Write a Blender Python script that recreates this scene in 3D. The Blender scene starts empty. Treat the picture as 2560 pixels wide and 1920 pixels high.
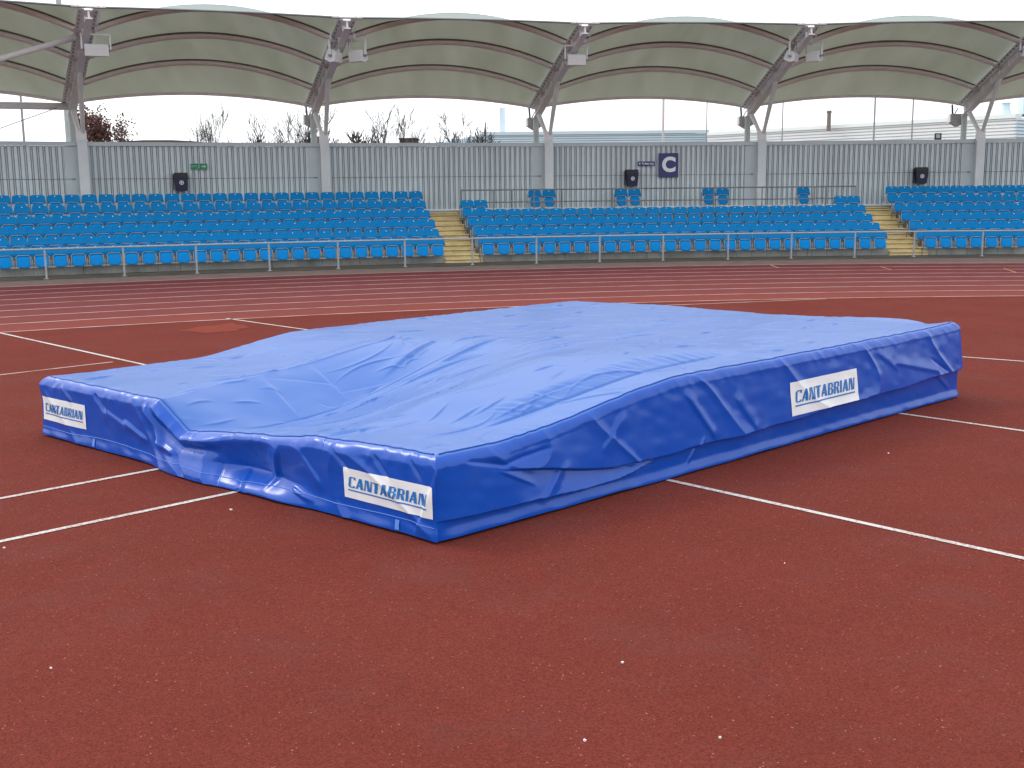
import bpy, bmesh, math, random
import numpy as np
from mathutils import Vector, Matrix
random.seed(7)
rng = np.random.default_rng(11)
scn = bpy.context.scene
col = scn.collection
PI = math.pi

# ------------------------------------------------------------------ camera
FPX, PITCH, ROLL, CAMH = 2846.157, 0.1685957, -0.0102130, 2.1243277
cp, sp_, cr, sr = math.cos(PITCH), math.sin(PITCH), math.cos(ROLL), math.sin(ROLL)
CX = Vector((cr, sp_*sr, cp*sr)); CY = Vector((-sr, sp_*cr, cp*cr)); CF = Vector((0, cp, -sp_))
cam = bpy.data.cameras.new('camera'); camo = bpy.data.objects.new('camera', cam); col.objects.link(camo)
cam.sensor_width = 36; cam.lens = 36*FPX/2560; cam.clip_end = 3000; cam.clip_start = .05
mw = Matrix.Identity(4)
for i in range(3):
    mw[i][0], mw[i][1], mw[i][2] = CX[i], CY[i], -CF[i]
mw[2][3] = CAMH
camo.matrix_world = mw
scn.camera = camo

# ------------------------------------------------------------------ light
SUN_EL, SUN_AZ = math.radians(42), math.radians(-62)     # azimuth from +Y towards +X
world = bpy.data.worlds.new('World'); scn.world = world; world.use_nodes = True
nt = world.node_tree; nt.nodes.clear()
sky = nt.nodes.new('ShaderNodeTexSky'); sky.sky_type = 'NISHITA'; sky.sun_disc = False
sky.sun_elevation = SUN_EL; sky.sun_rotation = SUN_AZ
sky.air_density = 1.0; sky.dust_density = 4.0; sky.ozone_density = 1.0
mixn = nt.nodes.new('ShaderNodeMixRGB'); mixn.inputs[0].default_value = .78
mixn.inputs[2].default_value = (10.2, 10.5, 10.9, 1)      # overcast cloud deck
bg = nt.nodes.new('ShaderNodeBackground'); bg.inputs[1].default_value = .118
wo = nt.nodes.new('ShaderNodeOutputWorld')
nt.links.new(sky.outputs[0], mixn.inputs[1]); nt.links.new(mixn.outputs[0], bg.inputs[0]); nt.links.new(bg.outputs[0], wo.inputs[0])
sl = bpy.data.lights.new('sun', 'SUN'); sl.energy = .55; sl.angle = math.radians(14); sl.color = (1, .97, .92)
so = bpy.data.objects.new('sun', sl); col.objects.link(so)
sd = Vector((math.sin(SUN_AZ)*math.cos(SUN_EL), math.cos(SUN_AZ)*math.cos(SUN_EL), math.sin(SUN_EL)))
so.rotation_euler = sd.to_track_quat('Z', 'Y').to_euler(); so.location = (-20, 30, 40)
vs = scn.view_settings
vs.view_transform = 'Standard'; vs.look = 'None'; vs.exposure = .55; vs.gamma = 1; vs.use_curve_mapping = False

# ------------------------------------------------------------------ helpers
def ray(px, py):
    u, v = (px-1280)/FPX, -(py-960)/FPX
    return CF + CX*u + CY*v
def ground_pt(px, py, z=0.0):
    d = ray(px, py); t = (z-CAMH)/d.z
    return Vector((d.x*t, d.y*t, z))
SC = Vector((11.64259, -21.62460)); SR = 57.49818        # centre and radius of the terrace's front wall
def at_off(px, py, off):
    """point on the vertical cylinder `off` metres behind the front wall, seen at this pixel"""
    d = ray(px, py); R = SR+off
    a = d.x*d.x+d.y*d.y; b = -(d.x*SC.x+d.y*SC.y); c = SC.x**2+SC.y**2-R*R
    t = (-b+math.sqrt(b*b-a*c))/a
    return Vector((d.x*t, d.y*t, CAMH+d.z*t))
def at_depth(px, py, Y):
    d = ray(px, py); t = Y/d.y
    return Vector((d.x*t, Y, CAMH+d.z*t))
def theta(p): return math.atan2(p.y-SC.y, p.x-SC.x)
def pol(th, off, z=0.0): return Vector((SC.x+(SR+off)*math.cos(th), SC.y+(SR+off)*math.sin(th), z))
def S(a, b, x):
    t = np.clip((np.asarray(x, float)-a)/(b-a), 0, 1); return t*t*(3-2*t)
def lin(r, g, b):
    f = lambda c: (c/255/12.92) if c/255 <= .04045 else ((c/255+.055)/1.055)**2.4
    return (f(r), f(g), f(b), 1)

class MB:
    def __init__(s): s.v = []; s.f = []; s.m = []; s.mi = 0
    def add(s, vs, fs):
        o = len(s.v); s.v += [tuple(v) for v in vs]
        s.f += [tuple(i+o for i in f) for f in fs]; s.m += [s.mi]*len(fs); return s
    def box(s, c, size, X=(1, 0, 0), Y=(0, 1, 0), Z=(0, 0, 1), taper=1.0):
        c = Vector(c); X, Y, Z = Vector(X), Vector(Y), Vector(Z); hx, hy, hz = size[0]/2, size[1]/2, size[2]/2
        vs = []
        for k in (-1, 1):
            t = taper if k > 0 else 1
            for i, j in ((-1, -1), (1, -1), (1, 1), (-1, 1)): vs.append(c+X*(i*hx*t)+Y*(j*hy*t)+Z*(k*hz))
        return s.add(vs, [(3, 2, 1, 0), (4, 5, 6, 7), (0, 1, 5, 4), (1, 2, 6, 5), (2, 3, 7, 6), (3, 0, 4, 7)])
    def hexa(s, p):   # 8 points: bottom loop 0-3, top loop 4-7
        return s.add(p, [(3, 2, 1, 0), (4, 5, 6, 7), (0, 1, 5, 4), (1, 2, 6, 5), (2, 3, 7, 6), (3, 0, 4, 7)])
    def tube(s, pts, r, n=8, cap=True):
        pts = [Vector(p) for p in pts]; rs = r if isinstance(r, (list, tuple)) else [r]*len(pts)
        o = []; last = None
        for i, p in enumerate(pts):
            d = (pts[min(i+1, len(pts)-1)]-pts[max(i-1, 0)]).normalized()
            if last is None:
                a = Vector((0, 0, 1)) if abs(d.z) < .9 else Vector((1, 0, 0)); x = d.cross(a).normalized()
            else: x = (last-d*last.dot(d)).normalized()
            last = x; y = d.cross(x)
            o += [p+(x*math.cos(2*PI*k/n)+y*math.sin(2*PI*k/n))*rs[i] for k in range(n)]
        fs = []
        for i in range(len(pts)-1):
            for k in range(n):
                a, b = i*n+k, i*n+(k+1) % n; fs.append((a, b, b+n, a+n))
        if cap: fs += [tuple(range(n))[::-1], tuple(range((len(pts)-1)*n, len(pts)*n))]
        return s.add(o, fs)
    def prism(s, poly, y0, y1, org=(0, 0, 0), X=(1, 0, 0), Z=(0, 0, 1), Y=(0, 1, 0)):
        """polygon in X/Z extruded along Y"""
        org, X, Y, Z = Vector(org), Vector(X), Vector(Y), Vector(Z); n = len(poly)
        vs = [org+X*a+Z*b+Y*y0 for a, b in poly]+[org+X*a+Z*b+Y*y1 for a, b in poly]
        fs = [tuple(range(n)), tuple(range(n, 2*n))[::-1]]+[(i, i+n, (i+1) % n+n, (i+1) % n) for i in range(n)]
        return s.add(vs, fs)
    def mesh(s, name, mats):
        me = bpy.data.meshes.new(name); me.from_pydata(s.v, [], s.f)
        for m in (mats if isinstance(mats, (list, tuple)) else [mats]): me.materials.append(m)
        if any(s.m): me.polygons.foreach_set('material_index', s.m)
        me.update(); return me
    def build(s, name, mats, parent=None, smooth=False, **kw):
        return link(name, s.mesh(name, mats), parent, smooth, **kw)
def link(name, me, parent=None, smooth=False, **kw):
    if smooth:
        me.polygons.foreach_set('use_smooth', [True]*len(me.polygons))
    o = bpy.data.objects.new(name, me); col.objects.link(o)
    if parent: o.parent = parent
    for k, v in kw.items(): o[k] = v
    return o
def fixn(o, ang=None):
    bm = bmesh.new(); bm.from_mesh(o.data); bmesh.ops.recalc_face_normals(bm, faces=bm.faces); bm.to_mesh(o.data); bm.free()
    if ang: o.data.set_sharp_from_angle(angle=math.radians(ang))
    return o
def thing(name, label, cat, loc=(0, 0, 0), rz=0, group=None):
    o = bpy.data.objects.new(name, None); col.objects.link(o); o.location = loc; o.rotation_euler = (0, 0, rz)
    o['label'] = label; o['category'] = cat
    if group: o['group'] = group
    o.empty_display_size = .1
    return o
def tag(o, label, cat, group=None):
    o['label'] = label; o['category'] = cat
    if group: o['group'] = group
    return o
def grid_mesh(name, V, nu, nv, mats, closed_u=False):
    """V: (nu*nv,3) array, row-major in u"""
    me = bpy.data.meshes.new(name)
    i = np.arange(nu-1 if not closed_u else nu); j = np.arange(nv-1)
    I, J = np.meshgrid(i, j, indexing='ij'); I2 = (I+1) % nu
    F = np.stack([I*nv+J, I2*nv+J, I2*nv+J+1, I*nv+J+1], -1).reshape(-1, 4)
    return V, F
def np_mesh(name, V, F, mats, smooth=True):
    me = bpy.data.meshes.new(name)
    me.vertices.add(len(V)); me.vertices.foreach_set('co', np.ascontiguousarray(V, np.float32).ravel())
    me.loops.add(F.size); me.loops.foreach_set('vertex_index', np.ascontiguousarray(F, np.int32).ravel())
    me.polygons.add(len(F)); me.polygons.foreach_set('loop_start', np.arange(0, F.size, F.shape[1], dtype=np.int32))
    me.polygons.foreach_set('loop_total', np.full(len(F), F.shape[1], np.int32))
    if smooth: me.polygons.foreach_set('use_smooth', [True]*len(F))
    for m in (mats if isinstance(mats, (list, tuple)) else [mats]): me.materials.append(m)
    me.update(calc_edges=True); me.validate(); return me

# ------------------------------------------------------------------ materials
def mat(name, base, rough=.6, metal=0, spec=.5, var=0, vscale=3, bump=0, bscale=40, var2=None, stretch=None, coat=0):
    m = bpy.data.materials.new(name); m.use_nodes = True; t = m.node_tree; b = t.nodes['Principled BSDF']
    b.inputs['Base Color'].default_value = base; b.inputs['Roughness'].default_value = rough
    b.inputs['Metallic'].default_value = metal; b.inputs['Specular IOR Level'].default_value = spec
    if coat: b.inputs['Coat Weight'].default_value = coat; b.inputs['Coat Roughness'].default_value = .15
    tc = t.nodes.new('ShaderNodeTexCoord'); out = tc.outputs['Object']
    if stretch:
        mp = t.nodes.new('ShaderNodeMapping'); mp.inputs['Scale'].default_value = stretch
        t.links.new(out, mp.inputs[0]); out = mp.outputs[0]
    if var:
        n = t.nodes.new('ShaderNodeTexNoise'); n.inputs['Scale'].default_value = vscale; n.inputs['Detail'].default_value = 6
        n.inputs['Roughness'].default_value = .65
        t.links.new(out, n.inputs['Vector'])
        r = t.nodes.new('ShaderNodeValToRGB'); r.color_ramp.elements[0].position = .3; r.color_ramp.elements[1].position = .72
        lo = var2 if var2 else tuple(c*(1-var) for c in base[:3])+(1,)
        r.color_ramp.elements[0].color = lo; r.color_ramp.elements[1].color = tuple(min(1, c*(1+var*.6)) for c in base[:3])+(1,)
        t.links.new(n.outputs['Fac'], r.inputs[0]); t.links.new(r.outputs[0], b.inputs['Base Color'])
    if bump:
        n = t.nodes.new('ShaderNodeTexNoise'); n.inputs['Scale'].default_value = bscale; n.inputs['Detail'].default_value = 4
        t.links.new(out, n.inputs['Vector'])
        bp = t.nodes.new('ShaderNodeBump'); bp.inputs['Strength'].default_value = bump; bp.inputs['Distance'].default_value = .01
        t.links.new(n.outputs['Fac'], bp.inputs['Height']); t.links.new(bp.outputs[0], b.inputs['Normal'])
    return m

def tartan(name, base, fine=1.0, blotch=.16):
    m = bpy.data.materials.new(name); m.use_nodes = True; t = m.node_tree; b = t.nodes['Principled BSDF']
    b.inputs['Roughness'].default_value = .9; b.inputs['Specular IOR Level'].default_value = .04
    tc = t.nodes.new('ShaderNodeTexCoord')
    def noise(sc, det, ro=.6):
        n = t.nodes.new('ShaderNodeTexNoise'); n.inputs['Scale'].default_value = sc; n.inputs['Detail'].default_value = det
        n.inputs['Roughness'].default_value = ro; t.links.new(tc.outputs['Object'], n.inputs['Vector']); return n.outputs['Fac']
    def math_(op, a, bb):
        n = t.nodes.new('ShaderNodeMath'); n.operation = op
        for i, x in enumerate((a, bb)):
            if isinstance(x, (int, float)): n.inputs[i].default_value = x
            else: t.links.new(x, n.inputs[i])
        return n.outputs[0]
    vo = t.nodes.new('ShaderNodeTexVoronoi'); vo.inputs['Scale'].default_value = 150; t.links.new(tc.outputs['Object'], vo.inputs['Vector'])
    sep = t.nodes.new('ShaderNodeSeparateColor'); t.links.new(vo.outputs['Color'], sep.inputs[0])
    g = math_('MULTIPLY_ADD', sep.outputs[0], .55*fine); g.node.inputs[2].default_value = 1-.275*fine
    bl = math_('MULTIPLY_ADD', noise(.7, 5, .62), blotch*2.2); bl.node.inputs[2].default_value = 1-blotch*1.1
    b2 = math_('MULTIPLY_ADD', noise(7, 6, .7), .5*blotch*2.2); b2.node.inputs[2].default_value = 1-.25*blotch*2.2
    f = math_('MULTIPLY', math_('MULTIPLY', g, bl), b2)
    cm = t.nodes.new('ShaderNodeVectorMath'); cm.operation = 'SCALE'; cm.inputs[0].default_value = base[:3]; t.links.new(f, cm.inputs['Scale'])
    # worn grey bloom in places, pale grains
    mx = t.nodes.new('ShaderNodeMixRGB'); t.links.new(cm.outputs[0], mx.inputs[1]); mx.inputs[2].default_value = (.13, .066, .066, 1)
    t.links.new(math_('MULTIPLY', S_ramp(t, noise(1.1, 5, .7), .5, .8), .3), mx.inputs[0])
    pale = S_ramp(t, sep.outputs[1], .9955, .9975)
    mx2 = t.nodes.new('ShaderNodeMixRGB'); t.links.new(mx.outputs[0], mx2.inputs[1]); mx2.inputs[2].default_value = (.34, .17, .13, 1)
    t.links.new(math_('MULTIPLY', pale, .75*fine), mx2.inputs[0]); t.links.new(mx2.outputs[0], b.inputs['Base Color'])
    bp = t.nodes.new('ShaderNodeBump'); bp.inputs['Strength'].default_value = .5; bp.inputs['Distance'].default_value = .004
    t.links.new(vo.outputs['Distance'], bp.inputs['Height']); t.links.new(bp.outputs[0], b.inputs['Normal'])
    return m
def S_ramp(t, sock, a, b):
    n = t.nodes.new('ShaderNodeMapRange'); n.inputs[1].default_value = a; n.inputs[2].default_value = b
    t.links.new(sock, n.inputs[0]); return n.outputs[0]

def paint(name, base, worn, scale=60, th=(.42, .6)):
    m = mat(name, base, .7); t = m.node_tree; b = t.nodes['Principled BSDF']
    tc = t.nodes.new('ShaderNodeTexCoord'); n = t.nodes.new('ShaderNodeTexNoise'); n.inputs['Scale'].default_value = scale; n.inputs['Detail'].default_value = 5
    n2 = t.nodes.new('ShaderNodeTexNoise'); n2.inputs['Scale'].default_value = 1.3; n2.inputs['Detail'].default_value = 3
    t.links.new(tc.outputs['Object'], n.inputs['Vector']); t.links.new(tc.outputs['Object'], n2.inputs['Vector'])
    ad = t.nodes.new('ShaderNodeMath'); ad.operation = 'MULTIPLY_ADD'; ad.inputs[1].default_value = .5; ad.inputs[2].default_value = -.25
    t.links.new(n2.outputs['Fac'], ad.inputs[0]); a2 = t.nodes.new('ShaderNodeMath'); a2.operation = 'ADD'
    t.links.new(ad.outputs[0], a2.inputs[0]); t.links.new(n.outputs['Fac'], a2.inputs[1])
    mx = t.nodes.new('ShaderNodeMixRGB'); mx.inputs[1].default_value = worn; mx.inputs[2].default_value = base
    t.links.new(S_ramp(t, a2.outputs[0], *th), mx.inputs[0]); t.links.new(mx.outputs[0], b.inputs['Base Color'])
    return m

M = {}
M['apron'] = tartan('apron_tartan', (.150, .0315, .0225), 1.0, .15)
M['lane'] = [tartan('lane_tartan_%d' % i, c, .6, .12) for i, c in enumerate(
    [(.205, .053, .043), (.182, .050, .045), (.172, .047, .045), (.160, .044, .043), (.150, .041, .041), (.142, .038, .039), (.134, .035, .037), (.126, .032, .035)])]  # darker outwards: lane wear plus some canopy shade put into the colour
M['verge'] = mat('verge_tarmac', (.155, .10, .082, 1), .9, var=.35, vscale=2.2, bump=.4, bscale=60)
M['moss'] = mat('mossy_tarmac', (.075, .065, .042, 1), .95, var=.5, vscale=1.6, bump=.5, bscale=50)
M['white_line'] = paint('white_paint', (.56, .54, .51, 1), (.36, .24, .20, 1), 45, (.36, .52))
M['lane_line'] = paint('worn_white_paint', (.60, .44, .40, 1), (.36, .18, .15, 1), 2.2, (.25, .58))
M['yellow_line'] = paint('yellow_paint', (.62, .33, .08, 1), (.3, .12, .05, 1), 20)
M['patch'] = tartan('patch_tartan', (.205, .046, .029))
M['concrete'] = mat('concrete', (.33, .33, .30, 1), .9, var=.35, vscale=1.7, bump=.3, bscale=30)
M['front_concrete'] = mat('front_concrete', (.36, .36, .33, 1), .9, var=.4, vscale=1.4, bump=.3, bscale=30)
M['step_yellow'] = mat('yellow_step_paint', (.72, .57, .29, 1), .85, var=.3, vscale=2.6, bump=.3, bscale=25)
M['galv'] = mat('galvanised_steel', (.36, .38, .40, 1), .55, metal=.2, var=.15, vscale=6)
M['galv_dark'] = mat('dull_steel', (.20, .215, .225, 1), .5, metal=.5)
M['clad'] = mat('grey_cladding', (.56, .63, .66, 1), .5, var=.14, vscale=1.1, stretch=(1, 1, .25))
M['clad_flat'] = mat('grey_flashing', (.47, .53, .56, 1), .5, var=.1, vscale=1.3)
M['col_white'] = mat('white_column_paint', (.62, .66, .67, 1), .55, var=.12, vscale=1.5)
M['steel_paint'] = mat('grey_steel_paint', (.70, .69, .69, 1), .5, var=.1, vscale=2)
M['steel_rib'] = mat('pinkish_steel_paint', (.62, .55, .54, 1), .5, var=.1, vscale=2)
M['dark'] = mat('dark_gap', (.03, .03, .03, 1), .8)
M['gap_shade'] = mat('grey_brown_gap_shade', (.11, .10, .095, 1), .7)
M['seat'] = mat('blue_seat_plastic', (.0, .185, .46, 1), .5, spec=.10, var=.1, vscale=.9)
M['pan'] = mat('blue_pan_plastic', (.0, .215, .57, 1), .5, spec=.10, var=.08, vscale=.9)
M['num'] = mat('white_number_plate', (.52, .68, .84, 1), .4)
M['navy'] = mat('navy_plastic', (.010, .012, .045, 1), .42)
M['black'] = mat('black_plastic', (.012, .013, .015, 1), .5)
M['navy_sign'] = mat('navy_sign', (.022, .03, .14, 1), .45)
M['white_sign'] = mat('white_sign', (.72, .75, .78, 1), .5)
M['green_sign'] = mat('green_sign', (.01, .16, .07, 1), .5)
M['lampbody'] = mat('light_grey_lamp', (.62, .64, .64, 1), .45)
M['speaker'] = mat('grey_speaker', (.36, .37, .36, 1), .55)
M['purple'] = mat('dark_purple_bracket', (.045, .035, .09, 1), .5)
M['bark'] = mat('bark', (.055, .048, .042, 1), .9, var=.3, vscale=4)
M['beech'] = mat('dry_brown_leaves', (.12, .048, .038, 1), .8, var=.5, vscale=3)
M['twig'] = mat('twig_brown', (.11, .085, .07, 1), .9)
M['pole'] = mat('grey_pole', (.28, .28, .31, 1), .5)
M['mast'] = mat('pale_mast', (.40, .44, .43, 1), .5, var=.15, vscale=2)
M['factory'] = mat('white_profile_cladding', (.80, .83, .83, 1), .45, var=.06, vscale=.2)
M['factory_blue'] = mat('pale_blue_cladding', (.56, .68, .74, 1), .45, var=.06, vscale=.2)
M['factory_roof'] = mat('pale_roof_sheet', (.72, .78, .76, 1), .5)
M['brown_roof'] = mat('brown_felt_roof', (.12, .10, .09, 1), .9, var=.3, vscale=.6)
M['flue'] = mat('brown_flue', (.20, .16, .14, 1), .7)
M['litter'] = mat('white_flecks', (.82, .80, .76, 1), .8)
M['panel'] = mat('white_vinyl', (.80, .82, .83, 1), .42, var=.06, vscale=6)
M['letters'] = mat('blue_print', (.008, .16, .50, 1), .45)
M['stitch'] = mat('pale_blue_thread', (.10, .25, .72, 1), .6)

# membrane: PVC cloth, reflects and lets some daylight through
m = bpy.data.materials.new('roof_membrane'); m.use_nodes = True; t = m.node_tree
for n in list(t.nodes): t.nodes.remove(n)
o_ = t.nodes.new('ShaderNodeOutputMaterial'); d_ = t.nodes.new('ShaderNodeBsdfDiffuse'); tr = t.nodes.new('ShaderNodeBsdfTranslucent'); ad = t.nodes.new('ShaderNodeMixShader')
tc = t.nodes.new('ShaderNodeTexCoord'); mp = t.nodes.new('ShaderNodeMapping'); mp.inputs['Scale'].default_value = (1.3, .25, .25)
nz = t.nodes.new('ShaderNodeTexNoise'); nz.inputs['Scale'].default_value = 1.4; nz.inputs['Detail'].default_value = 6
rp = t.nodes.new('ShaderNodeValToRGB'); rp.color_ramp.elements[0].position = .3; rp.color_ramp.elements[1].position = .7
rp.color_ramp.elements[0].color = (.21, .225, .155, 1); rp.color_ramp.elements[1].color = (.295, .30, .23, 1)
t.links.new(tc.outputs['Object'], mp.inputs[0]); t.links.new(mp.outputs[0], nz.inputs['Vector']); t.links.new(nz.outputs['Fac'], rp.inputs[0])
d_.inputs[0].default_value = (.50, .56, .52, 1); t.links.new(rp.outputs[0], tr.inputs[0]); ad.inputs[0].default_value = .33
t.links.new(d_.outputs[0], ad.inputs[1]); t.links.new(tr.outputs[0], ad.inputs[2]); t.links.new(ad.outputs[0], o_.inputs[0])
M['membrane'] = m

# mat cover: one PVC cloth; top copy paler to paint in sky sheen, skirts glossier
def pvc(name, base, r0, r1, spec, coat, crough):
    m = mat(name, base, r0, spec=spec); t = m.node_tree; b = t.nodes['Principled BSDF']
    b.inputs['Coat Weight'].default_value = coat; b.inputs['Coat Roughness'].default_value = crough
    tc = t.nodes.new('ShaderNodeTexCoord'); nz = t.nodes.new('ShaderNodeTexNoise'); nz.inputs['Scale'].default_value = 1.4; nz.inputs['Detail'].default_value = 6
    t.links.new(tc.outputs['Object'], nz.inputs['Vector'])
    mr = t.nodes.new('ShaderNodeMapRange'); mr.inputs[3].default_value = r0; mr.inputs[4].default_value = r1
    t.links.new(nz.outputs['Fac'], mr.inputs[0]); t.links.new(mr.outputs[0], b.inputs['Roughness'])
    n2 = t.nodes.new('ShaderNodeTexNoise'); n2.inputs['Scale'].default_value = 3.5; n2.inputs['Detail'].default_value = 8; n2.inputs['Roughness'].default_value = .7
    t.links.new(tc.outputs['Object'], n2.inputs['Vector'])
    mx = t.nodes.new('ShaderNodeMixRGB'); mx.inputs[1].default_value = base; mx.inputs[2].default_value = (base[0]*.6+.10, base[1]*.6+.12, base[2]*.6+.14, 1)
    sc_ = t.nodes.new('ShaderNodeMath'); sc_.operation = 'MULTIPLY'; sc_.inputs[1].default_value = .16
    t.links.new(S_ramp(t, n2.outputs['Fac'], .5, .75), sc_.inputs[0]); t.links.new(sc_.outputs[0], mx.inputs[0]); t.links.new(mx.outputs[0], b.inputs['Base Color'])
    return m
M['pvc_top'] = pvc('blue_pvc_top_sky_sheen', (.0, .098, .42, 1), .30, .40, .6, .32, .32)
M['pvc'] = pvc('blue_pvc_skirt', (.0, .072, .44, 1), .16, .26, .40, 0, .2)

# ------------------------------------------------------------------ ground
def disc_ring(name, c, r0, r1, a0, a1, z, material, n=160, parent=None, **kw):
    mb = MB(); vs = []
    for i in range(n+1):
        a = a0+(a1-a0)*i/n
        vs += [(c[0]+r0*math.cos(a), c[1]+r0*math.sin(a), z), (c[0]+r1*math.cos(a), c[1]+r1*math.sin(a), z)]
    mb.add(vs, [(2*i, 2*i+1, 2*i+3, 2*i+2) for i in range(n)])
    return mb.build(name, material, parent, **kw)
LC = (8.67213, -12.53756); LR = 34.6196; LW = 1.22
g = MB(); g.add([(-900, -900, -.03), (900, -900, -.03), (900, 1200, -.03), (-900, 1200, -.03)], [(0, 1, 2, 3)])
g.build('ground', M['verge'], kind='structure')
ap = MB(); N_ = 128
ap.add([(LC[0], LC[1], 0)]+[(LC[0]+LR*math.cos(2*PI*i/N_), LC[1]+LR*math.sin(2*PI*i/N_), 0) for i in range(N_)], [(0, 1+i, 1+(i+1) % N_) for i in range(N_)])
apron = ap.build('high_jump_apron', M['apron'], kind='structure')
A0, A1 = math.radians(20), math.radians(170)
track = disc_ring('running_track', LC, LR, LR+8*LW, A0, A1, 0.0, M['lane'][0], 220, kind='structure')
track.data.materials.clear()
# one strip of surface per lane, lane 1 newest, outer ones also darkened for the canopy's shade
mbt = MB(); n = 220
for L in range(8):
    r0, r1 = LR+L*LW, LR+(L+1)*LW; vs = []
    for i in range(n+1):
        a = A0+(A1-A0)*i/n; c_, s_ = math.cos(a), math.sin(a)
        vs += [(LC[0]+r0*c_, LC[1]+r0*s_, 0), (LC[0]+r1*c_, LC[1]+r1*s_, 0)]
    mbt.mi = L; mbt.add(vs, [(2*i, 2*i+1, 2*i+3, 2*i+2) for i in range(n)])
old = track.data; track.data = mbt.mesh('running_track', M['lane']); bpy.data.meshes.remove(old)
for L in range(9):
    disc_ring('lane_line', LC, LR+L*LW-.03, LR+L*LW+.03, A0, A1, .004, M['lane_line'], 220, track)
disc_ring('verge', LC, LR+8*LW, LR+8*LW+16, A0, A1, -.012, M['verge'], 160, kind='structure')
disc_ring('mossy_strip', (SC.x, SC.y), SR-1.5, SR+.3, math.radians(50), math.radians(130), -.004, M['moss'], 160, kind='structure')

def line(p, q, w, material, parent, name='painted_line', z=.004):
    p, q = Vector((*p, z)), Vector((*q, z)); d = (q-p); L = d.length; d.normalize(); s = Vector((-d.y, d.x, 0))*(w/2)
    n = max(2, int(L/.6)); mb = MB(); vs = []
    for i in range(n+1):
        c = p+d*(L*i/n); vs += [c-s, c+s]
    mb.add(vs, [(2*i, 2*i+2, 2*i+3, 2*i+1) for i in range(n)])
    return mb.build(name, material, parent)
dA = Vector((math.cos(-.80574), math.sin(-.80574)))
W = .05
line((-4.74-dA.x*14, 14.33-dA.y*14), (4.74, 4.42), W, M['white_line'], apron)
line((-4.90, 19.49), (8.4, 5.67), W, M['white_line'], apron)
line((4.0, 15.37), (10.0, 11.0), W, M['white_line'], apron)
line((-6.35, 5.25), (-1.6, 9.80), W, M['white_line'], apron)
line((-6.4, 3.78), (-.9, 9.00), W, M['white_line'], apron)
line((-9.8, 9.97), (-5.12, 14.47), .045, M['lane_line'], apron)
line((2.57, 20.86), (6.06, 21.86), .05, M['lane_line'], apron)
for (a, b) in (((7.21, 31.74), (7.16, 30.47)), ((9.89, 30.51), (9.80, 29.4)), ((12.71, 29.41), (12.41, 27.99))):
    line(a, b, .05, M['yellow_line'], track, 'exchange_mark', .008)
pm = MB(); pp = [(-5.27, 17.75), (-5.12, 17.95), (-5.05, 18.3), (-4.86, 18.42), (-4.62, 18.82), (-4.50, 18.52), (-4.36, 18.47), (-4.18, 18.1), (-4.30, 17.85), (-4.26, 17.62), (-4.5, 17.55), (-4.7, 17.38), (-4.95, 17.6)]
pm.add([(x, y, .004) for x, y in pp], [tuple(range(len(pp)))])
pm.build('repair_patch', M['patch'], apron)

# ------------------------------------------------------------------ terrace
FLOOR = [0, .215, .475, .755, 1.04, 1.345]     # floor heights of the six rows
TH0, TH1 = theta(at_off(-330, 660, 0)), theta(at_off(2900, 640, 0))   # left and right ends
def arc_block(mb, tha, thb, o0, o1, z0, z1, n=None):
    n = n or max(2, int(abs(thb-tha)*60))
    vs = []
    for i in range(n+1):
        th = tha+(thb-tha)*i/n
        vs += [pol(th, o0, z0), pol(th, o1, z0), pol(th, o1, z1), pol(th, o0, z1)]
    fs = []
    for i in range(n):
        a = 4*i
        for k in range(4): fs.append((a+k, a+(k+1) % 4, a+4+(k+1) % 4, a+4+k))
    fs += [(0, 1, 2, 3), (4*n+3, 4*n+2, 4*n+1, 4*n)]
    return mb.add(vs, fs)
# stair gaps (angles at their two sides)
ST = [(theta(at_off(1112, 655, 0)), theta(at_off(1206, 655, 0))), (theta(at_off(2221, 640, 0)), theta(at_off(2317, 640, 0)))]
stand = thing('grandstand_terrace', 'low concrete terrace with six stepped rows curving behind the running track', 'grandstand', pol(theta(at_off(1280, 650, 0)), 0, 0))
bpy.context.view_layer.update()
def under(o, parent):
    """parent keeping world placement"""
    o.parent = parent; o.matrix_parent_inverse = parent.matrix_world.inverted(); return o
spans = [(TH0, ST[0][0]), (ST[0][1], ST[1][0]), (ST[1][1], TH1)]
for (a, b) in spans:
    w = MB(); arc_block(w, a, b, 0, .8, -.03, FLOOR[1]); under(fixn(w.build('front_wall', M['front_concrete'])), stand)
    for k in range(2, 6):
        w = MB(); arc_block(w, a, b, .8*(k-1), .8*k+.002, -.03, FLOOR[k]); under(fixn(w.build('terrace_step', M['concrete'])), stand)
    w = MB(); arc_block(w, a, b, 4.0, 5.3, -.03, 1.46); under(fixn(w.build('rear_walkway', M['concrete'])), stand)
# wheelchair platform built over row five of the middle block
PA, PB = theta(at_off(1222, 560, 3.0)), theta(at_off(2082, 550, 3.0))
w = MB(); arc_block(w, PA, PB, 2.46, 3.3, 1.0, 1.32); under(fixn(w.build('wheelchair_platform', M['concrete'])), stand)
# joints of the front wall facing
jm = MB()
for (a, b) in spans:
    L = abs(b-a)*SR; nj = int(L/2.4)
    for i in range(1, nj):
        th = a+(b-a)*i/nj; p = pol(th, -.001, FLOOR[1]/2); e = Vector((-math.sin(th), math.cos(th), 0)); r = Vector((math.cos(th), math.sin(th), 0))
        jm.box(p, (.012, .006, FLOOR[1]-.01), e, r)
under(jm.build('wall_joint', M['dark'], kind='stuff'), stand)
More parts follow.
